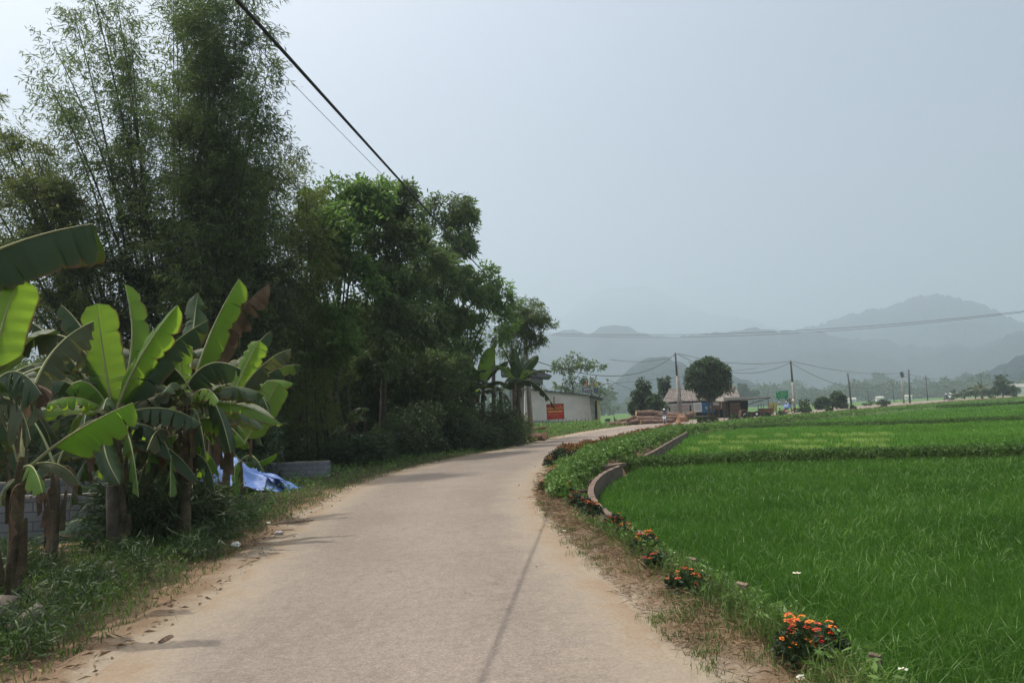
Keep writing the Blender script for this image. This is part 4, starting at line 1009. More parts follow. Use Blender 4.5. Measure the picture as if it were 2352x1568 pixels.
# ------------------------------------------------------------------ bamboo
sc_leaf = dict(L=0.20, Wd=0.033)
bamboo_clump("bamboo clump leaning out over the left edge with bare lower stems", P(330, 1040, 25), [(-30, 225, 0), (20, 300, 0), (70, 330, .5), (120, 420, .5), (180, 470, 1), (-60, 400, -1), (-20, 330, 1)], 24, 5, .30, 1.5, 'bamboo_leaf_b', nodes=54, nb=6, cbow=.55, spreadb=.5, r0=.075, cthr=.55)
bamboo_clump("tall feathery bamboo with one dark arching stem, left of the main mass", P(385, 1055, 26), [(205, -40, -1.5), (265, -10, .5), (120, 100, 0), (165, 20, .7), (300, 90, .5), (105, 180, -.5)], 25, 3, .22, 1.9, 'bamboo_leaf', nodes=54, nb=6, r0=.065, cthr=.45, cbow=.35, spreadb=.6)
bamboo_clump("tallest bamboo column rising past the top of the picture", P(480, 1055, 25), [(400, -120, 0), (440, -160, .5), (500, -180, 0), (560, -140, .5), (610, -70, 1), (470, -60, -.6), (530, -20, -.6), (590, 60, 0), (640, -160, 1.5)], 24, 6, .14, 1.55, 'bamboo_leaf', nodes=56, nb=6, cbow=.3, spreadb=1.0, n_extra=5) if False else None
bamboo_clump("tallest bamboo column rising past the top of the picture", P(480, 1055, 25), [(400, -120, 0), (440, -160, .5), (500, -180, 0), (560, -140, .5), (600, -60, 1), (470, -60, -.6), (530, -20, -.6), (600, 60, 0), (620, 150, -1), (360, 200, -1)], 24, 6, .12, 1.75, 'bamboo_leaf', nodes=64, nb=7, cbow=.3, spreadb=1.0, cthr=.4)
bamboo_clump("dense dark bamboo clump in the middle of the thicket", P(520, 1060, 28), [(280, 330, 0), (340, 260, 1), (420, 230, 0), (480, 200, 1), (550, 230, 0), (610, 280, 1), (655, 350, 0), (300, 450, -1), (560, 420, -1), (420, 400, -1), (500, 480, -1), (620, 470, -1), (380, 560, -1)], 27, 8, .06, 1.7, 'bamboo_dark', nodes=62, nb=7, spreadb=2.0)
bamboo_clump("shorter bamboo clump at the right shoulder of the thicket", P(660, 1062, 30), [(630, 345, 0), (680, 360, .5), (700, 410, 0), (720, 440, 1), (600, 420, 0), (740, 520, 0)], 29, 4, .12, 1.5, 'bamboo_leaf_b', nodes=44, nb=5, spreadb=1.6)
# ------------------------------------------------------------------ broadleaf trees of the thicket
TG = "leafy trees along the thicket"
def tree(label, bx, by, d, tx, ty, blobs, leaf='tree_leaf', L=.26, Wd=.10, **kw):
    b = P(bx, by, d); b.z = 0
    return leafy_tree("tree", label, "tree", b, P(tx, ty, d), [(x, y, rx, ry, d + dd, n) for (x, y, rx, ry, dd, n) in blobs], leaf, L, Wd, group=TG, **{**kw, 'per': kw.get('per', 1) * 1.45})
tree("broad tree with fresh green top behind the dark bamboo", 770, 1060, 33, 780, 760, [(770, 470, 70, 50, 0, 260), (830, 460, 75, 45, 0, 260), (720, 560, 70, 70, -1, 300), (800, 570, 90, 80, -1, 420), (770, 690, 110, 80, -1, 420), (730, 780, 90, 60, -2, 260)], 'tree_leaf_b', per=1.1)
tree("wide tree with pale leaf tips below the sagging cable", 880, 1050, 36, 890, 740, [(900, 470, 60, 45, 0, 240), (940, 500, 60, 50, 0, 260), (880, 560, 90, 70, -1, 420), (960, 600, 80, 70, -1, 380), (870, 680, 100, 70, -2, 420), (860, 790, 110, 60, -2, 340), (960, 720, 80, 60, -1, 300)], 'tree_leaf', per=1.1)
tree("feathery tree top standing out against the sky at the thicket's right", 1010, 1030, 42, 1010, 720, [(1035, 480, 50, 35, 0, 170), (1065, 520, 35, 50, 0, 140), (1020, 560, 55, 60, 0, 220), (1000, 640, 80, 60, 0, 320), (1050, 680, 60, 50, 0, 240), (990, 740, 90, 60, -1, 320)], 'tree_leaf', L=.3, Wd=.09, per=1.1)
tree("open tree with fresh compound leaves reaching to the right", 1080, 1015, 47, 1070, 800, [(1040, 600, 50, 35, 0, 160), (1100, 640, 55, 30, 0, 170), (1150, 680, 55, 32, 0, 170), (1075, 700, 60, 40, 0, 220), (1120, 740, 60, 35, 0, 160), (1050, 790, 70, 45, 0, 240)], 'tree_leaf_b', L=.34, Wd=.11, per=.95)
tree("last dark tree of the thicket wrapped round the top of the concrete pole", 1185, 1005, 52, 1180, 830, [(1215, 715, 45, 28, 0, 200), (1170, 735, 40, 30, 0, 150), (1235, 755, 32, 30, 0, 130), (1190, 780, 45, 28, 0, 150), (1150, 790, 45, 30, 0, 150)], 'bamboo_leaf', L=.26, Wd=.06, per=1.2)
tree("dark understorey tree behind the block wall's right end", 690, 1060, 34, 690, 860, [(650, 800, 70, 70, 0, 300), (710, 860, 70, 60, 0, 240), (620, 900, 80, 60, 1, 220)], 'bamboo_leaf', L=.22, Wd=.07, per=1.0)
tree("tree with low hanging dark boughs over the roadside bushes", 960, 1040, 40, 960, 850, [(950, 830, 80, 50, 0, 300), (1030, 850, 60, 45, 0, 220), (880, 880, 70, 40, 0, 180)], 'tree_leaf', L=.24, Wd=.08, per=1.0)
# thin upright stems in the shade of the thicket
sg = "thin stems standing in the thicket"
for i in range(46):
    x = random.uniform(590, 1000); d = random.uniform(33, 46) if x < 850 else random.uniform(44, 50); b = P(x, 1000, d); b.z = -.05; T = b + Vector((random.uniform(-1.2, 1.2), random.uniform(-.5, .5), random.uniform(5, 9)))
    mb = MB(); mb.tube(bez(b, b.lerp(T, .5) + Vector((random.uniform(-.3, .3), 0, 0)), T, 7), [random.uniform(.035, .08) * (1 - .5 * k / 6) for k in range(7)], 6)
    tag(mb.build("sapling", M['culm' if i % 3 else 'bark'], smooth=True), "thin bare stem standing among many in the dark thicket", "sapling", sg)
# undergrowth: dark mass behind and shrubs in front
def thicket(name, xs, ys, d0, d1, n, L, Wd, leaf, kind='stuff'):
    m_ = n; px = rng.uniform(*xs, m_); d = rng.uniform(d0, d1, m_); pts = []
    for x, dd, u in zip(px, d, rng.uniform(0, 1, m_)):
        hx = np.interp(x, [p[0] for p in ys], [p[1] for p in ys]); b = P(x, 1000, dd); top = P(x, hx, dd).z
        pts.append((b.x, dd, top * u ** .8))
    C = np.array(pts); o = soup(name, sprays(C, rnd3(m_) + np.array([0, 0, .3]), L * 1.6, 7, L, Wd, .2), M[leaf]); 
    return tag(o, kind=kind)
thicket("undergrowth", (-350, 1090), [(-350, 820), (0, 850), (300, 800), (640, 700), (900, 700), (1000, 740), (1090, 860)], 44, 56, 30000, .32, .11, 'tree_leaf')
thicket("undergrowth", (640, 1040), [(640, 780), (900, 760), (1040, 820)], 38, 42, 9000, .24, .08, 'tree_leaf')
thicket("undergrowth", (-300, 640), [(-300, 900), (100, 930), (640, 960)], 24, 30, 7000, .2, .07, 'shrub_leaf')
thicket("undergrowth", (560, 900), [(560, 1020), (900, 1000)], 30, 36, 3500, .16, .06, 'shrub_leaf')
def shrub(label, px, py, d, r, h, n, leaf='shrub_leaf', L=.13, Wd=.05, name="shrub", cat="shrub", group=None, sub=24):
    b = P(px, py, d); b.z = 0; root = thing(name, label, cat, b, group); mb = MB()
    for i in range(9):
        a = random.uniform(0, 6.28); t = b + Vector((math.cos(a) * r * .6, math.sin(a) * r * .6, h * random.uniform(.5, .85)))
        mb.tube(bez(b + Vector((0, 0, -.05)), b.lerp(t, .4) + Vector((0, 0, h * .2)), t, 5), .018, 4)
    mb.build("stems", M['bark'], root); Vs = []
    for i in range(sub):
        u = Vector(rnd3(1)[0]) * random.uniform(.3, .85); u.z = abs(u.z); c = np.array(b) + np.array([u.x * r, u.y * r, u.z * h * .9 + .1 * h]); m_ = n // sub
        v = rnd3(m_) * (rng.uniform(.1, 1, m_) ** .5)[:, None] * np.array([r * .34, r * .34, h * .24])
        Vs.append(sprays(c + v, v + np.array([0, 0, .15]), L * 1.5, 6, L, Wd, .2))
    Vs = np.concatenate(Vs); Vs[:, 2] = np.maximum(Vs[:, 2], .01)
    soup("foliage", Vs, M[leaf], root); return root
HG = "dark shrubs along the left road edge"
for (x, y, r, h, n, l) in [(905, 1060, 1.5, 1.9, 1500, "dark shrub at the left end of the roadside hedge"), (965, 1053, 1.6, 2.2, 1700, "dense dark shrub second from the left in the hedge"), (1030, 1046, 1.7, 2.1, 1700, "dark shrub in the middle of the roadside hedge"), (1085, 1040, 1.6, 1.8, 1500, "dark shrub under the middle banana grove"), (1140, 1033, 1.7, 2.2, 1500, "dark shrub right of the middle banana grove"), (1185, 1024, 1.4, 2.0, 1400, "yellowish shrub at the foot of the concrete pole"), (860, 1052, 1.3, 1.3, 900, "low shrub behind the rubble heap")]:
    p = G(x, y - 4); shrub(l, x, y, p.y + 2.2, r, h * 1.25, int(n * 1.3), 'shrub_leaf' if x != 1185 else 'bamboo_leaf_b', group=HG)
# bamboo-grass clump under the banana plants
def reed_clump(label, px, py, r, h, n):
    b = G(px, py); root = thing("reed_clump", label, "reed clump", b, "long leaved grass clumps under the banana plants")
    m_ = n; a = rng.uniform(0, 6.28, m_); rr = rng.uniform(0, 1, m_) ** .6 * r
    C = np.stack([b.x + np.cos(a) * rr, b.y + np.sin(a) * rr, rng.uniform(0.05, 1, m_) * h], 1); D = np.stack([np.cos(a), np.sin(a), rng.uniform(-.2, 1, m_)], 1)
    soup("foliage", sprays(C, D, .3, 5, .26, .022, .25), M['shrub_leaf'], root)
    mb = MB()
    for i in range(12):
        a = random.uniform(0, 6.28); q = b + Vector((math.cos(a), math.sin(a), 0)) * r * .5; mb.tube([q, q + Vector((math.cos(a) * .2, math.sin(a) * .2, h * .9))], .008, 4)
    mb.build("stems", M['culm'], root)
for (x, y, r, h, n, l) in [(330, 1262, .5, .95, 420, "reed clump between the two middle banana stems"), (380, 1240, .5, .8, 380, "reed clump left of the full crowned banana plant"), (445, 1235, .45, .7, 380, "reed clump right of the full crowned banana plant"), (300, 1225, .5, .8, 320, "reed clump by the dark wooden post")]:
    reed_clump(l, x, y, r, h, n)
# left verge grass and weeds
def left_pts(n, d0, d1, r0, r1, side=1):
    i = rng.uniform(0, NR - 1, n); k = i.astype(int); f = (i - k)[:, None]
    A = np.array([tuple(p) for p in RL]); T = A[np.minimum(k + 1, NR - 1)] - A[np.maximum(k - 1, 0)]; nn = unit(np.stack([-T[:, 1], T[:, 0], 0 * k], 1))
    Q = A[k] * (1 - f) + A[np.minimum(k + 1, NR - 1)] * f + nn * rng.uniform(d0, d1, n)[:, None]
    r = np.hypot(Q[:, 0], Q[:, 1]); m_ = (r > r0) & (r < r1) & (Q[:, 1] > 0.5); Q = Q[m_]; Q[:, 2] = height(Q[:, 0], Q[:, 1]); return Q
mnds = lambda Q: Q[~((Q[:, 0] + 6.9) ** 2 / 1.6 + (Q[:, 1] - 10.3) ** 2 / 1.0 < 1)]
Q = mnds(left_pts(130000, 0.32, 4.2, 3, 16)); tag(blade_soup("verge_grass", Q, rng.uniform(.05, .26, len(Q)) * np.clip(dist_line(Q[:, 0], Q[:, 1], road_l2) * 1.2, .35, 1.3), .009, .9, M['grass']), kind="stuff")
Q = mnds(left_pts(24000, .7, 4.2, 3, 15)); cover("verge_weeds", Q, .16, .045, .018, M['bank_leaf'], 5)
Q = mnds(left_pts(3000, .65, 3.4, 3, 17)); cc = Q[:80]; m_ = 90; Qc = np.repeat(cc, m_, 0); Qc[:, :2] += rng.normal(size=(len(Qc), 2)) * .14; Qc[:, 2] += rng.uniform(.02, 1, len(Qc)) * np.repeat(rng.uniform(.12, .42, 80), m_)
Dc = rnd3(len(Qc)); Dc[:, 2] = abs(Dc[:, 2]); tag(soup("weed_clumps", sprays(Qc, Dc, .15, 4, .13, .014, .25), M['shrub_leaf']), kind="stuff")
Q = left_pts(9000, -.1, 1.0, 3, 20); m_ = len(Q); D = rnd3(m_); D[:, 2] = abs(D[:, 2]) * .3; Q[:, 2] = np.maximum(Q[:, 2], 0) + .015 + rng.uniform(0, .02, m_)
tag(soup("leaf_litter", leaf_verts(Q, D, rng.uniform(.02, .12, m_), rng.uniform(.006, .03, m_)), M['straw']), kind="stuff")
Q = left_pts(90000, .1, 6, 14, 50); tag(blade_soup("verge_grass", Q, rng.uniform(.05, .16, len(Q)), .016, .9, M['grass']), kind="stuff")
Q = left_pts(14000, .8, 7, 14, 60); cover("verge_weeds", Q, .12, .09, .04, M['cover_leaf'], 4)
Q = left_pts(16000, .3, 9, 48, 110); cover("roadside_weeds", Q, .32, .16, .08, M['cover_leaf'], 5)
# ------------------------------------------------------------------ left: block walls, tarp, post, logs
def block_wall(label, a, b, h, th=.12):
    a, b = Vector(a), Vector(b); a.z = b.z = 0; d = b - a; root = thing("block_wall", label, "block wall", a, "grey block walls of the half built plot")
    rz = math.atan2(d.y, d.x); mb = MB(); mb.box((0, 0, 0), (d.length, th, h + .3)); o = mb.build("wall", M['blocks'])
    o.parent = root; o.location = (d / 2) + Vector((0, 0, (h + .3) / 2 - .3)); o.rotation_euler = (0, 0, rz)
    mb = MB(); n = int(d.length / .4)
    for i in range(n): mb.box(((i + .5) / n * d.length - d.length / 2, 0, 0), (.385, th * 1.06, .035 + .012 * math.sin(i * 2.7)))
    c = mb.build("coping", M['concrete']); c.parent = root; c.location = (d / 2) + Vector((0, 0, h + .02)); c.rotation_euler = (0, 0, rz)
block_wall("near grey block wall seen between the banana stems at the left", P(-260, 1100, 12.2), P(252, 1100, 11.9), .72)
block_wall("rear grey block wall with a pale top edge behind the near one", P(-200, 1100, 14.4), P(262, 1100, 15.6), .80)
block_wall("far grey block wall ending right of the blue tarp", P(360, 1080, 25.5), P(757, 1080, 24.6), .48, .2)
def tarp():
    c = G(572, 1130); c.y -= .1; root = thing("tarp_heap", "crumpled blue tarpaulin draped over a heap beside the banana plants", "tarpaulin", (c.x, c.y, 0))
    nx, ny = 90, 60; V = []
    for j in range(ny):
        for i in range(nx):
            u, v = i / (nx - 1), j / (ny - 1); x = c.x - 1.75 + 2.95 * u; y = c.y - .75 + 1.7 * v
            prof = np.interp(u, [0, .12, .28, .36, .52, .7, .82, .93, 1], [.05, .55, 1.0, 1.12, .84, .48, .34, .18, 0])
            z = prof * math.sin(math.pi * min(1, max(0, v * .92 + .06))) ** .65
            rx = (u - .33); ry = (v - .5)
            ang = math.atan2(ry, rx); rad_ = math.hypot(rx, ry)
            z += .055 * math.sin(ang * 17 + 2 * math.sin(rad_ * 9)) * min(1, rad_ * 3) * min(1, z * 3) + .03 * math.sin(u * 31 + v * 13) * min(1, z * 3)
            x += .05 * math.sin(v * 14 + u * 5); y += .05 * math.sin(u * 19)
            V.append((x, y, max(z, .01 + .01 * math.sin(i * j))))
    q = [(j * nx + i, j * nx + i + 1, (j + 1) * nx + i + 1, (j + 1) * nx + i) for j in range(ny - 1) for i in range(nx - 1)]
    raw_mesh("tarpaulin", V, np.array(q), [4] * len(q), M['tarp'], root, smooth=True)
    mb = MB()  # loose folded flap at the right end
    for k in range(5):
        a = Vector((c.x + .55 + .05 * k, c.y - .55 + .12 * k, .50 - .045 * k)); b = Vector((c.x + 1.28 - .02 * k, c.y - .72 + .1 * k, .06 + .03 * k))
        mid = a.lerp(b, .5) + Vector((0, 0, .10)); p = bez(a, mid, b, 9); vs = []
        for t_, pt in enumerate(p): vs += [pt, pt + Vector((.03, .18, -.07 + .02 * math.sin(t_)))]
        mb.add(vs, [(2 * i, 2 * i + 1, 2 * i + 3, 2 * i + 2) for i in range(8)])
    mb.build("folded_flap", M['tarp'], root, True)
tarp()
b = G(262, 1292); mb = MB(); mb.tube([b - Vector((0, 0, .1)), b + Vector((-.02, .0, .5)), b + Vector((-.03, 0, .98))], [.085, .075, .075], 10); mb2 = MB(); mb2.lathe(b + Vector((-.03, 0, .982)), [(0.0, .0), (.07, 0)], 10)
rt = thing("wooden_post", "dark cut off wooden post with pale sawn top before the block wall", "post", b); mb.build("shaft", M['bark'], rt, True); mb2.build("sawn_top", M['wood_cut'], rt)
for (a, c_, r, l) in [((34, 1440), (22, 1368), .085, "pale cut banana trunk standing upright at the left edge"), ((50, 1445), (98, 1398), .075, "pale cut banana trunk lying slanted beside the upright one")]:
    A = G(*a); A = A + Vector((0, -.2, 0)); B = P(c_[0], c_[1], A.y + .1); rt = thing("cut_trunk", l, "cut trunk", A, "cut banana trunks at the left edge")
    mb = MB(); mb.tube([A, A.lerp(B, .5), B], [r * 1.05, r, r], 12); mb.build("trunk", M['wood_cut'] if 0 else mat("cut_trunk_bark", (0.22, .19, .15), .85, (.13, .11, .09), 9), rt, True)
# roadside log, rubble, litter
def log(label, A, B, r, grp=None, cutm='wood_cut', name="log"):
    A, B = Vector(A), Vector(B); rt = thing(name, label, "log", A, grp); mb = MB(); n = 9
    ph = random.uniform(0, 6); pts = [A.lerp(B, i / (n - 1)) + Vector((0, .3 * r * math.sin(i * .5 + ph), .35 * r * math.sin(math.pi * i / (n - 1)) * math.sin(ph * 3))) for i in range(n)]
    mb.tube(pts, [r * (1 + .16 * math.sin(i * 1.7 + ph)) * (1.05 - .25 * i / (n - 1)) for i in range(n)], 12, cap=False); mb.build("bark", M['log'], rt, True)
    mb = MB(); t = (B - A).normalized(); u = t.cross(Vector((0, 0, 1))).normalized(); v = t.cross(u)
    for c, s in ((A, -1), (B, 1)):
        vs = [c + t * s * .01] + [c + (u * math.cos(a) + v * math.sin(a)) * r * .97 for a in [k * math.pi / 6 for k in range(12)]]
        mb.add(vs, [(0, 1 + k, 1 + (k + 1) % 12) for k in range(12)])
    mb.build("cut_ends", M[cutm], rt)
log("short thick log lying at the road edge below the concrete pole", G(1222, 1012) + Vector((0, .3, .28)), G(1250, 1013) + Vector((.1, 1.2, .3)), .30)
log("slim log resting on the thick roadside log", G(1220, 1006) + Vector((0, .8, .62)), G(1256, 1004) + Vector((0, 0, .72)), .12)
b = G(850, 1052); rt = thing("rubbish_heap", "small heap of pale broken boards and sacking in the shade of the thicket", "rubbish heap", b)
for i in range(7):
    mb = MB(); mb.box(b + Vector((random.uniform(-.5, .5), random.uniform(-.2, .4), random.uniform(.05, .3))), (random.uniform(.2, .6), random.uniform(.15, .4), .03), (random.uniform(-.5, .5), random.uniform(-.6, .6), random.uniform(0, 3)))
    mb.build("board", M['banner' if i % 2 else 'dead'], rt)
def crumple(label, p, s, m_, cat, name):
    me = MB(); n, k = 7, 10; vs = []
    for i in range(n):
        for j in range(k):
            th = math.pi * i / (n - 1); ph = 2 * math.pi * j / k; rr = s * (.7 + .5 * random.random()); vs.append(Vector(p) + Vector((math.sin(th) * math.cos(ph) * rr, math.sin(th) * math.sin(ph) * rr, s * .45 + math.cos(th) * rr * .5)))
    fs = [(i * k + j, i * k + (j + 1) % k, (i + 1) * k + (j + 1) % k, (i + 1) * k + j) for i in range(n - 1) for j in range(k)]
    me.add(vs, fs); tag(me.build(name, M[m_]), label, cat)
crumple("crumpled white plastic bag in the dark grass by the road's left edge", G(541, 1256), .075, 'petal_white', "litter", "plastic_bag")
crumple("tiny white paper scrap on the sunny grass near the tarp", G(617, 1203), .045, 'petal_white', "litter", "paper_scrap")
crumple("pale wrapper on the grass edge at the left bend of the road", G(640, 1228), .07, 'banner', "litter", "wrapper")
crumple("small white scrap in the dry straw of the right verge", G(1298, 1222), .035, 'petal_white', "litter", "paper_scrap")
crumple("whitish pebble lying below the closest flower bush", G(1842, 1560), .03, 'petal_white', "pebble", "pebble")
# fallen dead leaf ribs on the shoulder
for (x0, y0, x1, y1, l) in [(620, 1208, 722, 1196, "long brown fallen banana leaf on the road edge below the tarp"), (365, 1480, 395, 1462, "pale dry stalk lying on the dirt of the left shoulder")]:
    A, B = G(x0, y0), G(x1, y1); rt = thing("fallen_leaf", l, "dead leaf", A); banana_leaf(rt, A + Vector((0, 0, .02)), B + Vector((0, 0, .02)), .09, (0, 0, 1), C=A.lerp(B, .5) + Vector((0, 0, .04)), fold=8, torn=.5, m='dead')
# pebbles on the road and shoulders
pg = "pebbles scattered on the road"
for i in range(40):
    k = random.randrange(6, 120); u = random.choice([random.uniform(0, .16), random.uniform(.84, 1), random.uniform(0, 1)]); q = RL[k].lerp(RR[k], u); s = random.uniform(.008, .022)
    mb = MB(); mb.lathe(q + Vector((0, 0, .014)), [(0, s), (s * .7, s * .6), (s, 0), (s * .7, -s * .4)], 7); tag(mb.build("pebble", M['concrete' if i % 2 else 'bark']), "small pebble lying loose on the worn road surface", "pebble", pg)

# ------------------------------------------------------------------ poles and cables
def pole(label, foot, top, r0=.15, r1=.10, m='pole', name="utility_pole", group="utility poles along the road", extra=None, square=False, dark_top=0.0):
    rt = thing(name, label, "utility pole", foot, group); foot, top = Vector(foot), Vector(top); mb = MB()
    n = 4 if square else 10
    cut = foot.lerp(top, 1 - dark_top); rm = r0 + (r1 - r0) * (1 - dark_top)
    mb.tube([foot - Vector((0, 0, .3)), cut], [r0, rm], n); mb.build("shaft", M[m], rt, not square)
    if dark_top: mb = MB(); mb.tube([cut - Vector((0, 0, .02)), top], [rm * 1.02, r1], n); mb.build("upper_shaft", M['pole_dark'], rt, not square)
    mb = MB(); d = .5
    mb.box(top + Vector((0, 0, -.25)), (.7, .06, .06)); mb.build("bracket", M['pole_dark'], rt)
    for s in (-.3, .3):
        mb = MB(); mb.lathe(top + Vector((s, 0, -.22)), [(.03, 0), (.05, .04), (.03, .08), (.05, .12), (.0, .16)], 8); mb.build("insulator", M['white_paint'], rt)
    return rt
pA_foot = P(1221, 1003, 53); pA_foot.z = 0; pA_top = P(1203, 722, 53)
pole("tall grey concrete pole at the end of the thicket near the red sign", pA_foot, pA_top, .20, .13)
f = P(1133, 1000, 50); f.z = 0; pole("dark post top rising out of the middle banana grove", f, P(1133, 775, 50), .15, .13, 'pole_dark')
pB_foot = P(1560, 947, 104); pB_foot.z = 0; pB_top = P(1551, 810, 104)
rt = pole("tall pole with dark upper part behind the log pile and before the shop", pB_foot, pB_top, .16, .11, 'pole', dark_top=.34)
f2 = pB_foot + Vector((.35, 0, 0)); mb = MB(); mb.tube([f2 - Vector((0, 0, .3)), P(1555, 840, 104) + Vector((.12, 0, 0))], [.14, .09], 8); mb.build("second_shaft", M['pole'], rt, True)
pC_foot = P(1825, 938, 122); pC_foot.z = 0; pC_top = P(1816, 829, 122)
pole("pole with dark top and rusty band next to the green sign", pC_foot, pC_top, .20, .13, 'pole', dark_top=.4)
pD_foot = P(1956, 934, 170); pD_foot.z = 0; pD_top = P(1947, 857, 170); pole("short dark leaning pole right of the round bush", pD_foot, pD_top, .24, .16, 'pole_dark')
pE_foot = P(2076, 925, 205); pE_foot.z = 0; pE_top = P(2071, 856, 205); rt = pole("grey pole carrying a dark box, left of a close pair", pE_foot, pE_top, .26, .2)
mb = MB(); mb.box(pE_top + Vector((-.1, -.25, -.5)), (.75, .4, 1.5), (0, -.15, 0)); mb.build("transformer_box", M['pole_dark'], rt)
f = P(2090, 926, 205); f.z = 0; pole("dark tall pole, right of a close pair", f, P(2087, 849, 205), .26, .2, 'pole_dark')
for (x0, y0, x1, y1, d, l) in [(1995, 923, 1993, 890, 380, "faint thin pole far beyond the fields"), (2054, 921, 2048, 876, 330, "faint cross armed pole standing in the far fields left of the pair"), (2131, 920, 2126, 862, 280, "cross armed pole with two upturned insulators right of the pair"), (2257, 908, 2252, 857, 290, "pole rising out of the banana leaves on the far right"), (1530, 936, 1528, 905, 260, "thin faint pole left of the log pile trees"), (3045 / 1.7347 + 10, 935, 3045 / 1.7347 + 8, 900, 300, "thin faint pole left of the green sign")]:
    f = P(x0, y0, d); f.z = 0; T = P(x1, y1, d); rt = pole(l, f, T, .2, .15, 'pole_dark')
    if 'cross' in l:
        mb = MB(); mb.box(T + Vector((0, 0, -1.2)), (3.0, .12, .12)); mb.build("crossarm", M['pole_dark'], rt)
        for s in (-1.4, 1.4): mb = MB(); mb.tube([T + Vector((s, 0, -1.2)), T + Vector((s * 1.08, 0, -.5))], [.12, .06], 6); mb.build("insulator", M['white_paint'], rt)
def cable(label, A, B, sag, r, n=40, grp="overhead cables"):
    A, B = Vector(A), Vector(B); pts = [A.lerp(B, t) - Vector((0, 0, sag * 4 * t * (1 - t))) for t in [i / (n - 1) for i in range(n)]]
    mb = MB(); mb.tube(pts, r, 5, cap=False); return tag(mb.build("cable", M['cable'], smooth=True), label, "cable", grp)
nearA = P(563, 0, 6.0); 
def through(T, Q, k=1.9): return T + (Q - T) * k
# thick cable: passes the picture's top edge 9 m away and runs on over the camera
end = through(pA_top, nearA, 1.30); sg_ = .12
cable("thick black cable crossing the sky from the top edge down to the thicket", pA_top, end, sg_, .019, 60)
q2 = P(598, 90, 13); cable("hair thin cable running beside the thick one", pA_top + Vector((.1, 0, -.1)), through(pA_top, q2, 1.5), .25, .006, 50)
cable("cable from the thicket pole to the dark topped pole by the shop, upper", pA_top + Vector((.3, 0, -3.2)), pB_top + Vector((0, 0, -.2)), 2.0, .03)
cable("cable from the thicket pole to the dark topped pole by the shop, lower", P(1400, 825, 78), pB_top + Vector((0, 0, -.4)), .5, .02)
cable("cable above the shop roof tree between two poles, upper", pB_top + Vector((.3, 0, -.1)), pC_top, .9, .03)
cable("cable above the shop roof tree between two poles, lower", pB_top + Vector((.3, 0, -.2)), pC_top + Vector((0, 0, -.2)), 2.2, .03)
cable("cable running right from the green sign's pole, upper", pC_top, pE_top, 1.0, .035)
cable("cable running right from the green sign's pole, lower", pC_top + Vector((0, 0, -.3)), pE_top + Vector((0, 0, -.3)), 4.0, .035)
pG_top = P(2252, 858, 290)
cable("cable joining the pair of poles to the far right pole, upper", pE_top, pG_top, 2.0, .04); cable("cable joining the pair of poles to the far right pole, lower", pE_top + Vector((0, 0, -.5)), pG_top, 4.0, .04)
cable("cable leaving the far right pole toward the right edge", pG_top, P(2420, 870, 300), .8, .04)
cable("cable from the shop side crossing low behind the round tree", P(1240, 894, 100), P(1740, 845, 118), .2, .02)
cable("cable between the house sign and the small trees, low", P(1390, 868, 105), pB_foot + Vector((0, 0, 3)), .6, .02)
cable("long cable climbing to the right edge of the picture, upper", P(1150, 760, 60), P(2420, 706, 48), .9, .012, 60)
cable("long cable climbing to the right edge of the picture, lower", P(1150, 763, 60), P(2420, 708, 48), 1.0, .010, 60)

# ------------------------------------------------------------------ house, red sign
def text(body, size, loc, parent, m, sx=1.0, rz=0, name="lettering", bold=.0):
    cu = bpy.data.curves.new(name, 'FONT'); cu.body = body; cu.size = size; cu.align_x = 'CENTER'; cu.align_y = 'CENTER'; cu.extrude = .004; cu.offset = bold
    o = bpy.data.objects.new(name, cu); col.objects.link(o); cu.materials.append(M[m])
    o.rotation_euler = (R(90), 0, rz); o.scale = (sx, 1, 1)
    bpy.context.view_layer.update()
    me = bpy.data.meshes.new_from_object(o.evaluated_get(bpy.context.evaluated_depsgraph_get())); bpy.data.objects.remove(o)
    o = bpy.data.objects.new(name, me); col.objects.link(o); o.rotation_euler = (R(90), 0, rz); o.scale = (sx, 1, 1)
    if parent: o.parent = parent; o.location = Vector(loc) - wloc(parent)
    else: o.location = loc
    return o
def scribble(mb, c, w, h, m=0, words=5):
    """unreadable small line of lettering made of short strokes"""
    x = -w / 2
    while x < w / 2 - h * .4:
        l = random.uniform(.35, .7) * h
        mb.box(Vector(c) + Vector((x + l / 2, 0, random.uniform(-.08, .08) * h)), (l * .8, .006, h * random.uniform(.55, .95)), m=m); x += l * random.choice([1.05, 1.1, 1.15, 1.6])
def fbox(mb, x0, y0, x1, y1, d, th, m=0, dz=0):
    """box whose front face fills a picture rectangle at a depth"""
    c = P((x0 + x1) / 2, (y0 + y1) / 2, d); mb.box(c + Vector((0, th / 2, 0)), (abs(x1 - x0) * d / FPX, th, abs(y1 - y0) * d / FPX), m=m); return c
sd = 54.0
c = P(1275.5, 945, sd); wS, hS = 39.5 * sd / FPX, 35.5 * sd / FPX
b = P(1275, 1000, sd); b.z = 0
rs = thing("red_notice_sign", "red notice board with yellow lettering on two thin posts before the grey house", "sign", b)
mb = MB(); mb.box(c + Vector((0, .02, 0)), (wS, .04, hS)); mb.build("board", M['red_paint'], rs)
mb = MB()
for s in (-1, 1): mb.box(c + Vector((s * (wS / 2 - .02), -.005, 0)), (.04, .06, hS + .04)); mb.box(c + Vector((0, -.005, s * (hS / 2 - .02))), (wS, .058, .04))
mb.build("frame", M['rust'], rs)
for s in (-1, 1): mb = MB(); mb.box(Vector((c.x + s * wS * .42, c.y + .06, c.z / 2)), (.05, .05, c.z)); mb.build("post", M['pole'], rs)
text("NGHIÊM CẤM", .235, c + Vector((0, -.012, hS * .20)), rs, 'sign_letter', .80, bold=.006)
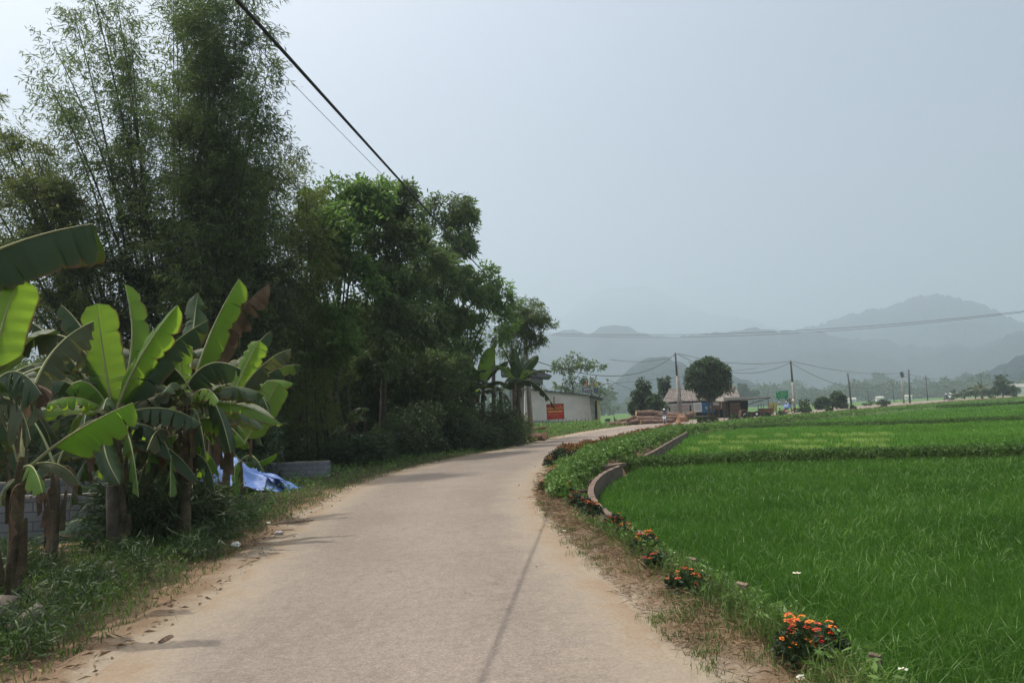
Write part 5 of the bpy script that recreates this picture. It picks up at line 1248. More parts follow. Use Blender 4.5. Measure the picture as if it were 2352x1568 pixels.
mb = MB(); scribble(mb, c + Vector((0, -.012, hS * .41)), wS * .75, .06); scribble(mb, c + Vector((0, -.012, hS * -.27)), wS * .55, .06); scribble(mb, c + Vector((0, -.012, hS * -.16)), wS * .8, .07); scribble(mb, c + Vector((0, -.012, hS * -.42)), wS * .7, .05)
mb.box(c + Vector((0, -.008, .01)), (wS * .84, .01, .10), m=1); mb.build("small_lettering", [M['sign_pink'], M['sign_letter']], rs)

hd = 108.0
b = P(1290, 965, hd); b.z = 0; hs = thing("grey_house", "long grey plastered house with a lean-to roof behind the red sign", "house", b)
def wq(mb, pts, d0, th, m=0):
    """prism: picture polygon at depth d0, extruded away by th"""
    A = [P(x, y, d0) for x, y in pts]; Bk = [a + Vector((0, th, 0)) for a in A]; n = len(A)
    mb.add(A + Bk, [tuple(range(n - 1, -1, -1)), tuple(range(n, 2 * n))] + [(i, (i + 1) % n, n + (i + 1) % n, n + i) for i in range(n)], m)
mb = MB(); wq(mb, [(1205, 980), (1366, 980), (1354, 909), (1205, 893)], hd, 7); mb.build("wall", M['plaster'], hs)
mb = MB(); wq(mb, [(1200, 893.5), (1357, 909.5), (1357, 906.5), (1200, 890)], hd - .3, 7.6); mb.build("roof", M['roof_dark'], hs)
mb = MB(); wq(mb, [(1354, 911), (1366, 916), (1367, 976), (1362, 976)], hd + .02 - .3, .3); mb.build("corner_post", M['concrete'], hs)
mb = MB(); wq(mb, [(1357, 920), (1371, 920), (1374, 976), (1362, 976)], hd + .2, .2); mb.build("door", M['dark_int'], hs)
mb = MB(); wq(mb, [(1370, 917), (1378, 917), (1380, 975), (1374, 975)], hd + .1, .5); mb.build("side_wall", M['yellow_wall'], hs)
mb = MB(); wq(mb, [(1353, 908), (1356, 905), (1387, 915), (1386, 918)], hd - 2.0, 4.5); wq(mb, [(1354, 912), (1382, 919), (1382, 920), (1354, 914)], hd - 2.2, .1); mb.build("awning", M['roof_dark'], hs)
mb = MB(); wq(mb, [(1225, 965), (1360, 967), (1364, 980), (1225, 980)], hd - .04, .05); mb.build("plinth_stain", mat("damp_plaster", (.25, .30, .28), .95, (.19, .23, .23), .8), hs)
mb = MB(); wq(mb, [(1271, 945), (1274, 945), (1274, 886 + 24), (1271, 910)], hd - .6, .15); mb.build("vent_pipe", M['rust'], hs)
# roof top sign board on the house
rb = thing("rooftop_sign", "small dark shop board with a pale panel standing on the house roof", "sign", P(1332, 900, hd + .5))
mb = MB(); wq(mb, [(1337, 902), (1375, 903), (1374, 891), (1337, 890)], hd + .5, .15); mb.build("board", mat("slate_board", (.10, .13, .17), .7), rb)
mb = MB(); wq(mb, [(1341, 900), (1358, 900.5), (1358, 895.5), (1341, 895)], hd + .46, .03); mb.build("panel", M['banner'], rb)
mb = MB(); cc = P(1350, 892.5, hd + .44); scribble(mb, cc, 1.2, .16); cc = P(1350, 897.8, hd + .44); mb2 = MB(); scribble(mb2, cc, .9, .22); mb.build("lettering", M['white_paint'], rb); mb2.build("panel_lettering", M['dark_int'], rb)
mb = MB(); wq(mb, [(1361, 905), (1364, 905), (1362, 869), (1359, 869)], hd + .4, .2); wq(mb, [(1355, 874), (1365, 872), (1364, 867), (1354, 867)], hd + .3, .4); mb.build("chimney_post", M['pole'], hs)
fl = thing("bunting", "few small red and yellow flags hanging by the post on the house roof", "flags", P(1358, 885, hd + .2))
for (x, y, w_, h_, m_) in [(1347, 885, 4, 10, 'red_paint'), (1351, 884, 3, 9, 'petal_white'), (1366, 886, 7, 7, 'petal_yellow'), (1344, 887, 3, 7, 'petal_orange')]:
    mb = MB(); wq(mb, [(x, y), (x + w_, y - 1), (x + w_ - 1, y - h_), (x, y - h_ + 1)], hd + .2, .03); mb.build("flag", M[m_], fl)
# upper storey house behind
b = P(1200, 950, 122); b.z = 0; h2 = thing("balcony_house", "dark upper storey with a white balustrade behind the grey house", "house", b)
mb = MB(); wq(mb, [(1170, 975), (1247, 975), (1247, 871), (1170, 862)], 122, 6); mb.build("wall", mat("dark_wall", (.17, .17, .18), .9, (.12, .12, .13), .8), h2)
mb = MB(); wq(mb, [(1150, 846), (1225, 847), (1268, 862), (1266, 866), (1150, 860)], 120.5, 9); mb.build("roof", M['roof_dark'], h2)
mb = MB()
for x in range(1205, 1250, 4): wq(mb, [(x, 893), (x + 1.6, 893), (x + 1.6, 882), (x, 881)], 119.6, .2)
wq(mb, [(1200, 881), (1250, 885), (1250, 882), (1200, 878)], 119.6, .3); wq(mb, [(1200, 896), (1250, 898), (1250, 893), (1200, 890)], 119.5, 2.2); mb.build("balustrade", M['white_paint'], h2)
# bamboo fence and garden in front of the house
fn = thing("garden_fence", "low fence of thin stakes and one pale rail round the vegetable patch", "fence", P(1290, 985, 78))
fn.location.z = 0
fd = 80
for x in list(range(1228, 1372, 9)):
    p = P(x + random.uniform(-2, 2), 980, fd + (x - 1228) * .12); p.z = 0; mb = MB(); mb.box(p + Vector((0, 0, .45)), (.05, .05, random.uniform(.9, 1.5)), (0, random.uniform(-.05, .05), 0)); mb.build("stake", M['log'], fn)
a = P(1222, 975.5, fd); b = P(1372, 973, fd + 17); mb = MB(); mb.tube([a, b], .04, 5); mb.build("rail", M['banner'], fn)
Q = np.array([tuple(Vector((P(x, 985, d).x, d, 0))) for x, d in zip(rng.uniform(1222, 1380, 3200), rng.uniform(56, 98, 3200)) if P(x, 985, d).x < y_of(sorted([Vector((p.y, p.x, 0)) for p in RL], key=lambda v: v.x), np.array([d]))[0] - 1.2])
cover("garden_plants", Q, .55, .2, .1, M['cover_leaf'], 6)
# young tree with umbels of leaves
def yt():
    d = 112; b = P(1330, 960, d); b.z = 0; rt = thing("young_tree", "slender young tree with open tufts of leaves above the house roof", "tree", b); mb = MB(); Vs = []
    T = P(1316, 812, d); mb.tube([b, P(1315, 885, d) , P(1305, 845, d), T], [.14, .10, .07, .03], 6)
    for (sx, sy, x, y) in [(1305, 845, 1290, 833), (1306, 850, 1320, 840), (1308, 855, 1300, 846), (1310, 870, 1290, 880), (1314, 880, 1345, 835), (1345, 850, 1370, 838), (1314, 878, 1360, 880), (1312, 870, 1325, 868), (1306, 840, 1318, 818), (1312, 885, 1285, 895), (1320, 840, 1340, 836), (1314, 882, 1375, 892), (1302, 846, 1287, 842), (1316, 888, 1296, 902)]:
        a, e = P(sx, sy, d), P(x, y, d + random.uniform(-1, 1)); mb.tube(bez(a, a.lerp(e, .5) + Vector((0, 0, -.2)), e, 5), .03, 4)
        m_ = 26; u = rnd3(m_) * np.array([.85, .85, .45]); Vs.append(sprays(np.array(e) + u, u, .5, 5, .5, .18, .5))
    mb.build("trunk", M['bark'], rt, True); soup("crown", Vs, M['tree_leaf'], rt)
yt()
# ------------------------------------------------------------------ small trees, round tree, bushes right of centre
def ftree(label, bx, by, d, tx, ty, blobs, leaf='far_leaf', L=.4, Wd=.2, name="tree", k=7, **kw):
    b = P(bx, by, d); b.z = 0; return leafy_tree(name, label, "tree", b, P(tx, ty, d), [(x, y, rx, ry, d, n) for (x, y, rx, ry, n) in blobs], leaf, L, Wd, k=k, twig=.5, r0=.2, trunkmat='bark', **kw)
ftree("pointed dark green tree behind the left end of the log pile", 1474, 965, 104, 1474, 920, [(1477, 880, 10, 12, 100), (1474, 900, 16, 14, 200), (1472, 922, 20, 14, 240), (1474, 940, 24, 12, 240), (1458, 930, 12, 10, 90)], 'shrub_leaf')
ftree("slim layered tree rising behind the shop's left corner", 1525, 955, 125, 1525, 910, [(1525, 872, 7, 9, 80), (1524, 888, 10, 9, 130), (1528, 902, 15, 9, 160), (1520, 915, 14, 10, 150)], 'far_leaf')
ftree("squat dark tree between the logs and the shop", 1508, 960, 102, 1508, 930, [(1507, 918, 14, 10, 160), (1510, 935, 18, 12, 260), (1500, 945, 12, 10, 120)], 'shrub_leaf')
ftree("dense round crowned tree growing in front of the tiled shop roof", 1628, 955, 103, 1627, 905, [(1627, 838, 26, 14, 330), (1608, 852, 26, 18, 360), (1645, 852, 24, 18, 360), (1625, 868, 38, 20, 620), (1592, 864, 16, 14, 170), (1660, 872, 16, 18, 260), (1605, 884, 24, 14, 320), (1648, 888, 24, 14, 320), (1628, 896, 26, 10, 220), (1626, 906, 20, 9, 140), (1640, 832, 12, 9, 90), (1588, 878, 12, 8, 80), (1672, 890, 10, 8, 70)], 'shrub_leaf', L=.36, Wd=.2, sub=12)
ftree("pale hazy tree behind the shed roof", 1708, 930, 520, 1708, 915, [(1695, 905, 22, 12, 240), (1720, 900, 24, 14, 280), (1708, 890, 16, 8, 120)], 'far_leaf', L=1.5, Wd=.9)
ftree("broad dark bush standing on the verge left of the leaning pole", 1912, 936, 150, 1912, 930, [(1912, 922, 30, 12, 420), (1920, 912, 18, 9, 220), (1890, 926, 20, 9, 180), (1935, 928, 14, 8, 120)], 'shrub_leaf', L=.45, Wd=.25, name="bush")
ftree("thin tall tree with layered crown at the far right", 2303, 905, 250, 2303, 890, [(2300, 868, 14, 6, 90), (2303, 878, 18, 10, 220), (2306, 893, 20, 10, 260)], 'shrub_leaf', L=.7, Wd=.4)
for (x, y, rx, n, l) in [(2190, 908, 12, 70, "low scrub bush right of the far rider"), (2215, 905, 18, 130, "scrub bush behind the far banana plant, left"), (2240, 898, 20, 150, "tall arching scrub above the far road"), (2275, 902, 18, 120, "scrub bush between the far pole and the layered tree"), (2330, 900, 10, 50, "scrub bush before the far white houses"), (1842, 936, 14, 60, "small grey bush beside the loaded motorcycle"), (1995, 934, 10, 40, "small weed bush on the far verge"), (2028, 928, 10, 45, "leafy weed clump on the far verge near the pair of poles")]:
    d = np.interp(x, [1840, 2000, 2200, 2352], [128, 190, 245, 260]); ftree(l, x, y + 12, d, x, y + 4, [(x, y, rx, 9, n), (x + rx * .4, y - 5, rx * .6, 7, n // 2)], 'far_leaf', L=.6, Wd=.3, name="bush")
d = 238; b = P(2255, 905, d); b.z = 0; rt = thing("banana_plant", "small pale banana plant beside the far road", "banana plant", b); T = P(2254, 896, d); banana_stem(rt, b, T, .3)
rand_leaves(rt, T, 9, 4.6, .8, 5, 80, ('ban_old', 'ban_dark'), .8, 14)
# far tree line and woods
def treeline(name, xs, d0, d1, hmin, hmax, n, L, Wd, seed):
    px = rng.uniform(xs[0], xs[1], n); d = rng.uniform(d0, d1, n); z = []
    for x, dd, u in zip(px, d, rng.uniform(0, 1, n)):
        h = hmin + (hmax - hmin) * (0.5 + 0.5 * math.sin(x * .045 + seed) * math.sin(x * .019 + seed * 2)) + 1.6 * math.sin(x * .21 + seed); z.append(h * u ** .7)
    C = np.stack([(px - 1176) / FPX * d * 1.005, d, np.array(z)], 1); return tag(soup(name, sprays(C, rnd3(n) + np.array([0, 0, .4]), L * 1.5, 7, L, Wd, .1), M['far_leaf']), kind="stuff")
treeline("far_woods", (1100, 2700), 720, 820, 6, 20, 9000, 2.6, 1.6, 1.3)
treeline("far_woods", (-700, 1400), 420, 520, 8, 22, 7000, 1.9, 1.2, 4.1)
treeline("far_woods", (1100, 2700), 1000, 1100, 10, 34, 9000, 3.0, 2.0, 2.2)
for i, (x, y, l) in enumerate([(2090 - 70, 918, "tiny white gabled house far off among the trees, left"), (1915 + 42, 922, "tiny white roofed house by the leaning pole"), (2045 + 40, 916, "tiny white shed far off behind the pair of poles"), (2335, 890, "pale house at the far right edge above the road"), (2300 - 112, 896, "tiny white wall house in the haze, right")]):
    d = 540; p = P(x, y, d); p.z = 0; rt = thing("far_house", l, "house", p, "small pale houses in the far trees"); s = .8 if i != 3 else 1.7
    mb = MB(); mb.box(p + Vector((0, 0, 1.4 * s)), (6 * s, 3, 2.8 * s)); mb.build("wall", M['white_paint'], rt)
    mb = MB(); a = p + Vector((0, 0, 2.8 * s)); mb.add([a + Vector((-3.4 * s, -2, 0)), a + Vector((3.4 * s, -2, 0)), a + Vector((3.4 * s, 2, 0)), a + Vector((-3.4 * s, 2, 0)), a + Vector((-3.4 * s, 0, 1.5 * s)), a + Vector((3.4 * s, 0, 1.5 * s))], [(0, 1, 5, 4), (2, 3, 4, 5), (0, 4, 3), (1, 2, 5), (0, 3, 2, 1)]); mb.build("roof", M['sheet'], rt)
    mb = MB(); mb.box(p + Vector((0, -1.53, .5)), (.6, .06, 1.0)); mb.build("door", M['dark_int'], rt)

# ------------------------------------------------------------------ log pile, timber
M['stump_wood'] = mat('split_wood', (.36, .21, .12), .9, (.17, .09, .05), 3, .05)
LG = "logs of the big pile beside the road"
ld = 92
def lp(label, x0, y0, x1, y1, r, dd=0, zmin=True):
    A, B = P(x0, y0, ld + dd + random.uniform(-.5, .5)), P(x1, y1 + random.uniform(-2.5, 2.5), ld + dd + random.uniform(-1.8, 1.8)); A.z = max(A.z, r); B.z = max(B.z, r * .9); log(label, A, B, r, LG)
lp("thick log with a round sawn end at the top left of the pile", 1461, 950, 1545, 954, .42, 0)
lp("thick log under the top left one", 1464, 962, 1562, 961, .42, -.9)
lp("long log on the top of the pile", 1488, 947, 1558, 949, .28, 1.4)
lp("log at the pile's front facing the road", 1472, 969, 1548, 968, .30, -1.9)
lp("log at the back of the pile's base", 1480, 957, 1572, 956, .40, .6)
lp("short slim log on the ground before the pile", 1502, 972, 1545, 972, .22, -3.2)
for i, (x0, y0, x1, y1) in enumerate([(1400, 973, 1462, 960), (1410, 974, 1465, 964), (1416, 975, 1468, 968), (1396, 976, 1440, 974), (1430, 977, 1466, 974), (1440, 966, 1462, 958)]):
    lp(["thin log topping the low stack left of the pile", "thin log second in the low stack", "thin log in the middle of the low stack", "thin log lying farthest left on the ground", "thin log at the front of the low stack", "thin short log leaning against the big pile"][i], x0, y0, x1, y1, .20, -2 - i * .4)
log("grey log right of the scooter rider", P(1562, 956, 96) , P(1590, 950, 98), .45, LG); 
def boulder(label, px, py, d, s, m_, name, cat):
    b = P(px, py, d); b.z = 0; mb = MB(); n, k = 9, 14; vs = []
    for i in range(n):
        for j in range(k):
            th = math.pi * i / (n - 1) * .55; ph = 2 * math.pi * j / k; q = Vector((math.sin(th) * math.cos(ph), math.sin(th) * math.sin(ph), math.cos(th)))
            f = 1 + .35 * mnoise.noise(q * 2.2 + Vector((px, 0, 0))) + .12 * mnoise.noise(q * 7); vs.append(b + Vector((q.x * s[0] * f, q.y * s[1] * f, q.z * s[2] * f)))
    mb.add(vs, [(i * k + j, i * k + (j + 1) % k, (i + 1) * k + (j + 1) % k, (i + 1) * k + j) for i in range(n - 1) for j in range(k)]); tag(mb.build(name, M[m_]), label, cat)
boulder("orange split tree stump lying by the road before the shop", 1566, 962, 90, (.8, .65, .85), 'stump_wood', "split_stump", "stump")
boulder("grey tree stump behind the orange one", 1552, 958, 97, (.8, .7, 1.1), 'log', "grey_stump", "stump")

# ------------------------------------------------------------------ shop
sh = 112.0
b = P(1620, 955, sh); b.z = 0; shop = thing("roadside_shop", "low roadside shop with a weathered tiled roof and banners under the eaves", "shop", b)
mb = MB(); wq(mb, [(1535, 962), (1700, 962), (1700, 918), (1535, 922)], sh, 5); mb.build("wall", M['dark_int'], shop)
# corrugated tiled roof: real ridges
def tiles():
    A0, A1 = P(1520, 925, sh - 1.0), P(1702, 915, sh - 1.0); B0, B1 = P(1536, 896, sh + 3.2), P(1690, 888, sh + 3.2)
    nx, ny = 240, 16; V = []
    for j in range(ny):
        v = j / (ny - 1)
        for i in range(nx):
            u = i / (nx - 1); p = A0.lerp(A1, u).lerp(B0.lerp(B1, u), v); p.z += .10 * abs(math.sin(u * 38 * math.pi)) + .04 * ((v * 7) % 1) + .03 * math.sin(u * 9); V.append(p)
    q = [(j * nx + i, j * nx + i + 1, (j + 1) * nx + i + 1, (j + 1) * nx + i) for j in range(ny - 1) for i in range(nx - 1)]
    raw_mesh("roof", V, np.array(q), [4] * len(q), mat("old_tiles", (.30, .26, .235), .9, (.125, .11, .10), 1.8, fine=.4), shop)
    mb = MB(); mb.tube([B0 + Vector((0, 0, .1)), B1 + Vector((0, 0, .1))], .14, 8); mb.build("ridge_tiles", M['concrete'], shop)
    mb = MB(); mb.add([A0 - Vector((0, 0, .1)), A1 - Vector((0, 0, .1)), B1 - Vector((0, 0, .2)), B0 - Vector((0, 0, .2)), P(1700, 908, sh + 8), P(1545, 912, sh + 8)], [(0, 1, 2, 3), (3, 2, 4, 5)]); mb.build("roof_lining", M['roof_dark'], shop)
tiles()
def banner(label, x0, y0, x1, y1, m_, d=sh - 1.3):
    c = P((x0 + x1) / 2, (y0 + y1) / 2, d); rt = thing("banner", label, "banner", c, "banners hanging under the shop eaves"); mb = MB(); w_, h_ = (x1 - x0) * d / FPX, (y1 - y0) * d / FPX
    mb.box(c + Vector((0, .03, 0)), (w_, .05, h_)); mb.build("sheet", M[m_], rt); return rt, c, w_, h_
rt, c, w_, h_ = banner("wide pinkish banner with faded pictures under the left eave", 1529, 926, 1592, 948, 'banner')
mb = MB(); mb.box(c + Vector((.2, -.01, .22)), (w_ * .5, .006, .22)); mb.box(c + Vector((.2, -.01, -.22)), (w_ * .5, .006, .18)); mb.build("faded_print", M['banner_pink'], rt)
mb = MB(); cc = c + Vector((w_ * .40, -.012, -.1)); mb.lathe(cc + Vector((0, 0, .25)), [(0, -.005), (.17, 0)], 12, axis='Y'); mb.box(cc + Vector((0, 0, -.2)), (.42, .01, .5), taper=.5); cc = c + Vector((-w_ * .36, -.012, -.1)); mb.lathe(cc + Vector((0, 0, .22)), [(0, -.005), (.13, 0)], 12, axis='Y'); mb.box(cc + Vector((0, 0, -.15)), (.22, .01, .5)); mb.build("figure_print", M['dark_cloth'], rt)
rt, c, w_, h_ = banner("small white banner with three grey lines beside the blue one", 1593, 924, 1612, 946, 'white_paint')
mb = MB(); 
for k in (-.28, 0, .28): mb.box(c + Vector((0, -.01, k)), (w_ * .7, .006, .09))
mb.build("print", M['metal'], rt)
rt, c, w_, h_ = banner("blue banner with white letters vin before the shop", 1612.5, 924, 1641, 947, 'blue_board')
text("vin", .78, c + Vector((.02 * w_, -.015, 0)), rt, 'white_paint', 1.0, bold=.012); mb = MB(); cc = c + Vector((w_ * .40, -.015, .0))
for k in (-.1, .02): mb.box(cc + Vector((0, 0, k)), (.12, .01, .08))
mb.build("dots", M['white_paint'], rt)
rt = thing("notice_board", "grey notice board on wooden legs standing before the blue banner", "notice board", Vector((P(1655, 950, 107).x, 107, 0)))
mb = MB(); wq(mb, [(1633, 940), (1667, 941), (1667, 922), (1633, 920)], 107, .08); mb.build("board", M['log'], rt)
mb = MB(); wq(mb, [(1638, 930), (1652, 931), (1652, 924), (1638, 923)], 106.9, .05); wq(mb, [(1656, 937), (1657.5, 937), (1657.5, 923), (1656, 923)], 106.9, .04); mb.build("papers", M['banner'], rt)
for (x, y) in ((1637, 962), (1664, 964), (1652, 958)): mb = MB(); wq(mb, [(x, y), (x + 3, y), (x + 1, 938), (x - 2, 938)], 107.1, .15); mb.build("leg", M['bark'], rt)
for (x0, x1) in ((1597, 1599), (1626, 1628)): mb = MB(); wq(mb, [(x0, 956), (x1, 956), (x1, 946), (x0, 946)], sh - 1.25, .15); mb.build("pillar", M['concrete'], shop)
mb = MB(); wq(mb, [(1590, 957.5), (1640, 955.5), (1640, 953.5), (1590, 955)], sh - 2, .6); mb.build("step", M['concrete'], shop)
# shed
b = P(1700, 958, 108); b.z = 0; shed = thing("open_shed", "dark open shed with a thin sheet awning at the right of the shop", "shed", b)
mb = MB(); wq(mb, [(1668, 966), (1702, 964), (1702, 921), (1668, 920)], 110, 4); mb.build("back_wall", M['dark_int'], shed)
mb = MB(); wq(mb, [(1697, 944), (1718, 942), (1718, 919), (1697, 920)], 108.5, 4); mb.build("side_panel", M['dark_int'], shed)
mb = MB(); wq(mb, [(1662, 921), (1720, 918), (1745, 913.5), (1778, 912.5), (1768, 910), (1662, 913)], 106.5, 6); mb.build("awning", M['sheet'], shed)
for (x0, y0, x1, y1) in ((1718, 928, 1770, 912.8), (1670, 920, 1770, 912.4)): mb = MB(); mb.tube([P(x0, y0, 106.3), P(x1, y1, 106.3)], .05, 5); mb.build("strut", M['dark_int'], shed)
for (x, y0, y1) in ((1670, 921, 965), (1693, 920, 962)): mb = MB(); mb.tube([P(x, y0, 107), P(x + 2, y1, 107)], .09, 6); mb.build("post", M['bark'], shed)
# parked truck-like tractor heap under the shed
tr = thing("farm_truck", "small dark red farm truck parked under the shed's edge", "truck", Vector((P(1725, 955, 107).x, 106, 0)))
dT = 105.5
mb = MB(); wq(mb, [(1700, 958), (1716, 957), (1718, 943), (1712, 940), (1702, 941)], dT, 1.8); mb.build("body", M['rust'], tr)
mb = MB(); wq(mb, [(1703, 951), (1715, 951), (1716, 944), (1711, 942), (1704, 943)], dT - .02, .05); mb.build("windscreen", M['dark_int'], tr)
mb = MB(); wq(mb, [(1716, 958), (1742, 955), (1752, 957), (1752, 954), (1744, 946), (1717, 945)], dT + .2, 1.8); mb.build("load_bed", mat("dark_red_load", (.09, .045, .04), .8), tr)
for x, y in ((1710, 958), (1738, 955)):
    c = P(x, y, dT - .1); c.z = max(.38, c.z * 0 + .38); mb = MB(); mb.lathe(c, [(.0, -.1), (.22, -.1), (.38, -.08), (.38, .08), (.0, .08)], 16, axis='Y'); w_ = mb.build("wheel", M['black'], tr); mb = MB(); mb.lathe(c + Vector((0, -.11, 0)), [(0, -.01), (.17, 0)], 12, axis='Y'); mb.build("rim", M['white_paint'], w_)
ck = thing("stacked_crates", "stack of dark crates inside the shed opening", "crates", Vector((P(1688, 955, 108.4).x, 107, 0)))
for k in range(4): mb = MB(); mb.box(Vector((P(1690, 955, 107).x, 107, .3 + k * .52)), (1.3, .8, .44)); mb.build("crate", M['log'], ck)
rt = thing("rusty_panel", "low rusty sheet metal fence panel right of the shed", "fence panel", Vector((P(1770, 950, 108).x, 108, 0)))
mb = MB(); wq(mb, [(1742, 955), (1775, 951), (1775, 937), (1742, 938)], 108, .08); mb.build("sheet", M['rust'], rt)
for x in (1741, 1748, 1753, 1776, 1783): mb = MB(); wq(mb, [(x, 957), (x + 1, 957), (x + 1, 928), (x, 928)], 108.2, .08); mb.build("stake", M['bark'], rt)
rt = thing("yellow_board", "faded yellow sign board with a grey line, left of the green sign", "sign", Vector((P(1770, 945, 112).x, 112, 0)))
mb = MB(); wq(mb, [(1766, 944), (1784, 944), (1784, 925), (1766, 924.5)], 112, .08); mb.build("board", M['yellow_board'], rt)
mb = MB(); scribble(mb, P(1775, 932, 111.96), .75, .1); mb.build("lettering", M['metal'], rt)
for x in (1767.5, 1783): mb = MB(); wq(mb, [(x - .6, 955), (x + .6, 955), (x + .6, 943), (x - .6, 943)], 112.1, .08); mb.build("leg", M['bark'], rt)
# green sign
gd = 116; c = P(1796.5, 906, gd); w_, h_ = 27.0 * gd / FPX, 17.2 * gd / FPX; b = Vector((c.x, c.y, 0)); gs = thing("green_sign", "green information sign on two black and white banded posts", "sign", b)
Mg = Matrix.Rotation(R(-1.0), 3, 'Y')
mb = MB(); mb.box(c + Vector((0, .03, 0)), (w_, .06, h_)); mb.build("board", M['green_paint'], gs)
mb = MB()
for (dx, dz, k, hh) in [(.05, .40, .55, .06), (.12, .24, .50, .10), (0, .05, .80, .10), (0, -.16, .76, .09), (.02, -.36, .32, .08)]: scribble(mb, c + Vector((dx * w_, -.01, dz * h_)), w_ * k, hh)
mb.build("lettering", M['yellow_text'], gs)
mb = MB(); mb.box(c + Vector((-w_ * .38, -.008, h_ * .36)), (.16, .01, .16)); mb.build("emblem", M['white_paint'], gs)
for s in (-1, 1):
    x = c.x + s * w_ * .30; n = 7; hh = c.z - h_ / 2; pm = MB()
    for k in range(n): pm.box(Vector((x, c.y + .08, hh * (k + .5) / n)), (.10, .10, hh / n), m=k % 2)
    pm.build("post", [M['dark_int'], M['white_paint']], gs)

# ------------------------------------------------------------------ motor scooters, riders
def tor(mb, c, Rr, r, n=20, m=0):
    vs = []; k = 6
    for i in range(n):
        a = 2 * math.pi * i / n
        for j in range(k):
            b_ = 2 * math.pi * j / k; q = Rr + r * math.cos(b_); vs.append(Vector(c) + Vector((r * math.sin(b_), q * math.cos(a), q * math.sin(a))))
    mb.add(vs, [(i * k + j, i * k + (j + 1) % k, ((i + 1) % n) * k + (j + 1) % k, ((i + 1) % n) * k + j) for i in range(n) for j in range(k)], m)
def scooter(label, loc, rz, body='white_paint', grp=None):
    """faces -Y before turning"""
    rt = thing("motor_scooter", label, "motor scooter", (0, 0, 0), grp)
    for y, nm in ((-.62, "wheel"), (.62, "wheel")):
        mb = MB(); tor(mb, (0, y, .29), .245, .045); w_ = mb.build(nm, M['black'], rt, True); mb = MB(); mb.lathe((0, y, .29), [(.0, -.05), (.05, -.05), (.05, .05), (0, .05)], 8, axis='X')
        for k in range(6): a = k * math.pi / 3; mb.box((0, y + math.cos(a) * .12, .29 + math.sin(a) * .12), (.02, .24, .025), Matrix.Rotation(a, 3, 'X'))
        mb.build("rim", M['metal'], w_)
    mb = MB(); mb.add([(-.17, -.42, .95), (.17, -.42, .95), (.20, -.50, .62), (-.20, -.50, .62), (-.13, -.40, .28), (.13, -.40, .28), (-.15, -.33, .93), (.15, -.33, .93), (-.18, -.36, .6), (.18, -.36, .6), (-.12, -.32, .28), (.12, -.32, .28)], [(0, 1, 2, 3), (3, 2, 5, 4), (6, 8, 9, 7), (8, 10, 11, 9), (0, 3, 8, 6), (3, 4, 10, 8), (1, 7, 9, 2), (2, 9, 11, 5), (0, 6, 7, 1)])
    mb.build("front_shield", M[body], rt)
    mb = MB(); mb.box((0, .0, .27), (.30, .55, .08)); mb.box((0, .50, .55), (.26, .70, .26), taper=.8); mb.box((0, .86, .66), (.18, .22, .10), (.3, 0, 0)); mb.build("body", M[body], rt)
    mb = MB(); mb.box((0, .42, .75), (.26, .68, .10), taper=.85); mb.build("seat", M['black'], rt)
    mb = MB(); mb.tube([(-.33, -.28, 1.02), (-.2, -.36, 1.04), (0, -.38, 1.0), (.2, -.36, 1.04), (.33, -.28, 1.02)], .018, 6); mb.build("handlebar", M['black'], rt)
    mb = MB(); mb.lathe((0, -.47, .93), [(.0, -.04), (.075, -.02), (.095, .06)], 12, axis='Y'); mb.build("headlight", M['metal'], rt)
    for s in (-1, 1): mb = MB(); mb.tube([(s * .24, -.34, 1.03), (s * .30, -.33, 1.16)], .008, 5); mb.box((s * .33, -.33, 1.19), (.11, .02, .07)); mb.build("mirror", M['black'], rt)
    mb = MB(); mb.tube([(0, -.38, .95), (0, -.60, .30)], .03, 6); mb.box((0, -.62, .58), (.10, .34, .03), (-.15, 0, 0)); mb.build("fork", M[body], rt)
    for s in (-1, 1):
        pass
    mb = MB(); mb.tube([(.14, .15, .22), (.15, .75, .30)], .045, 8); mb.build("exhaust", M['metal'], rt)
    rt.location = loc; rt.rotation_euler = (0, 0, rz); return rt
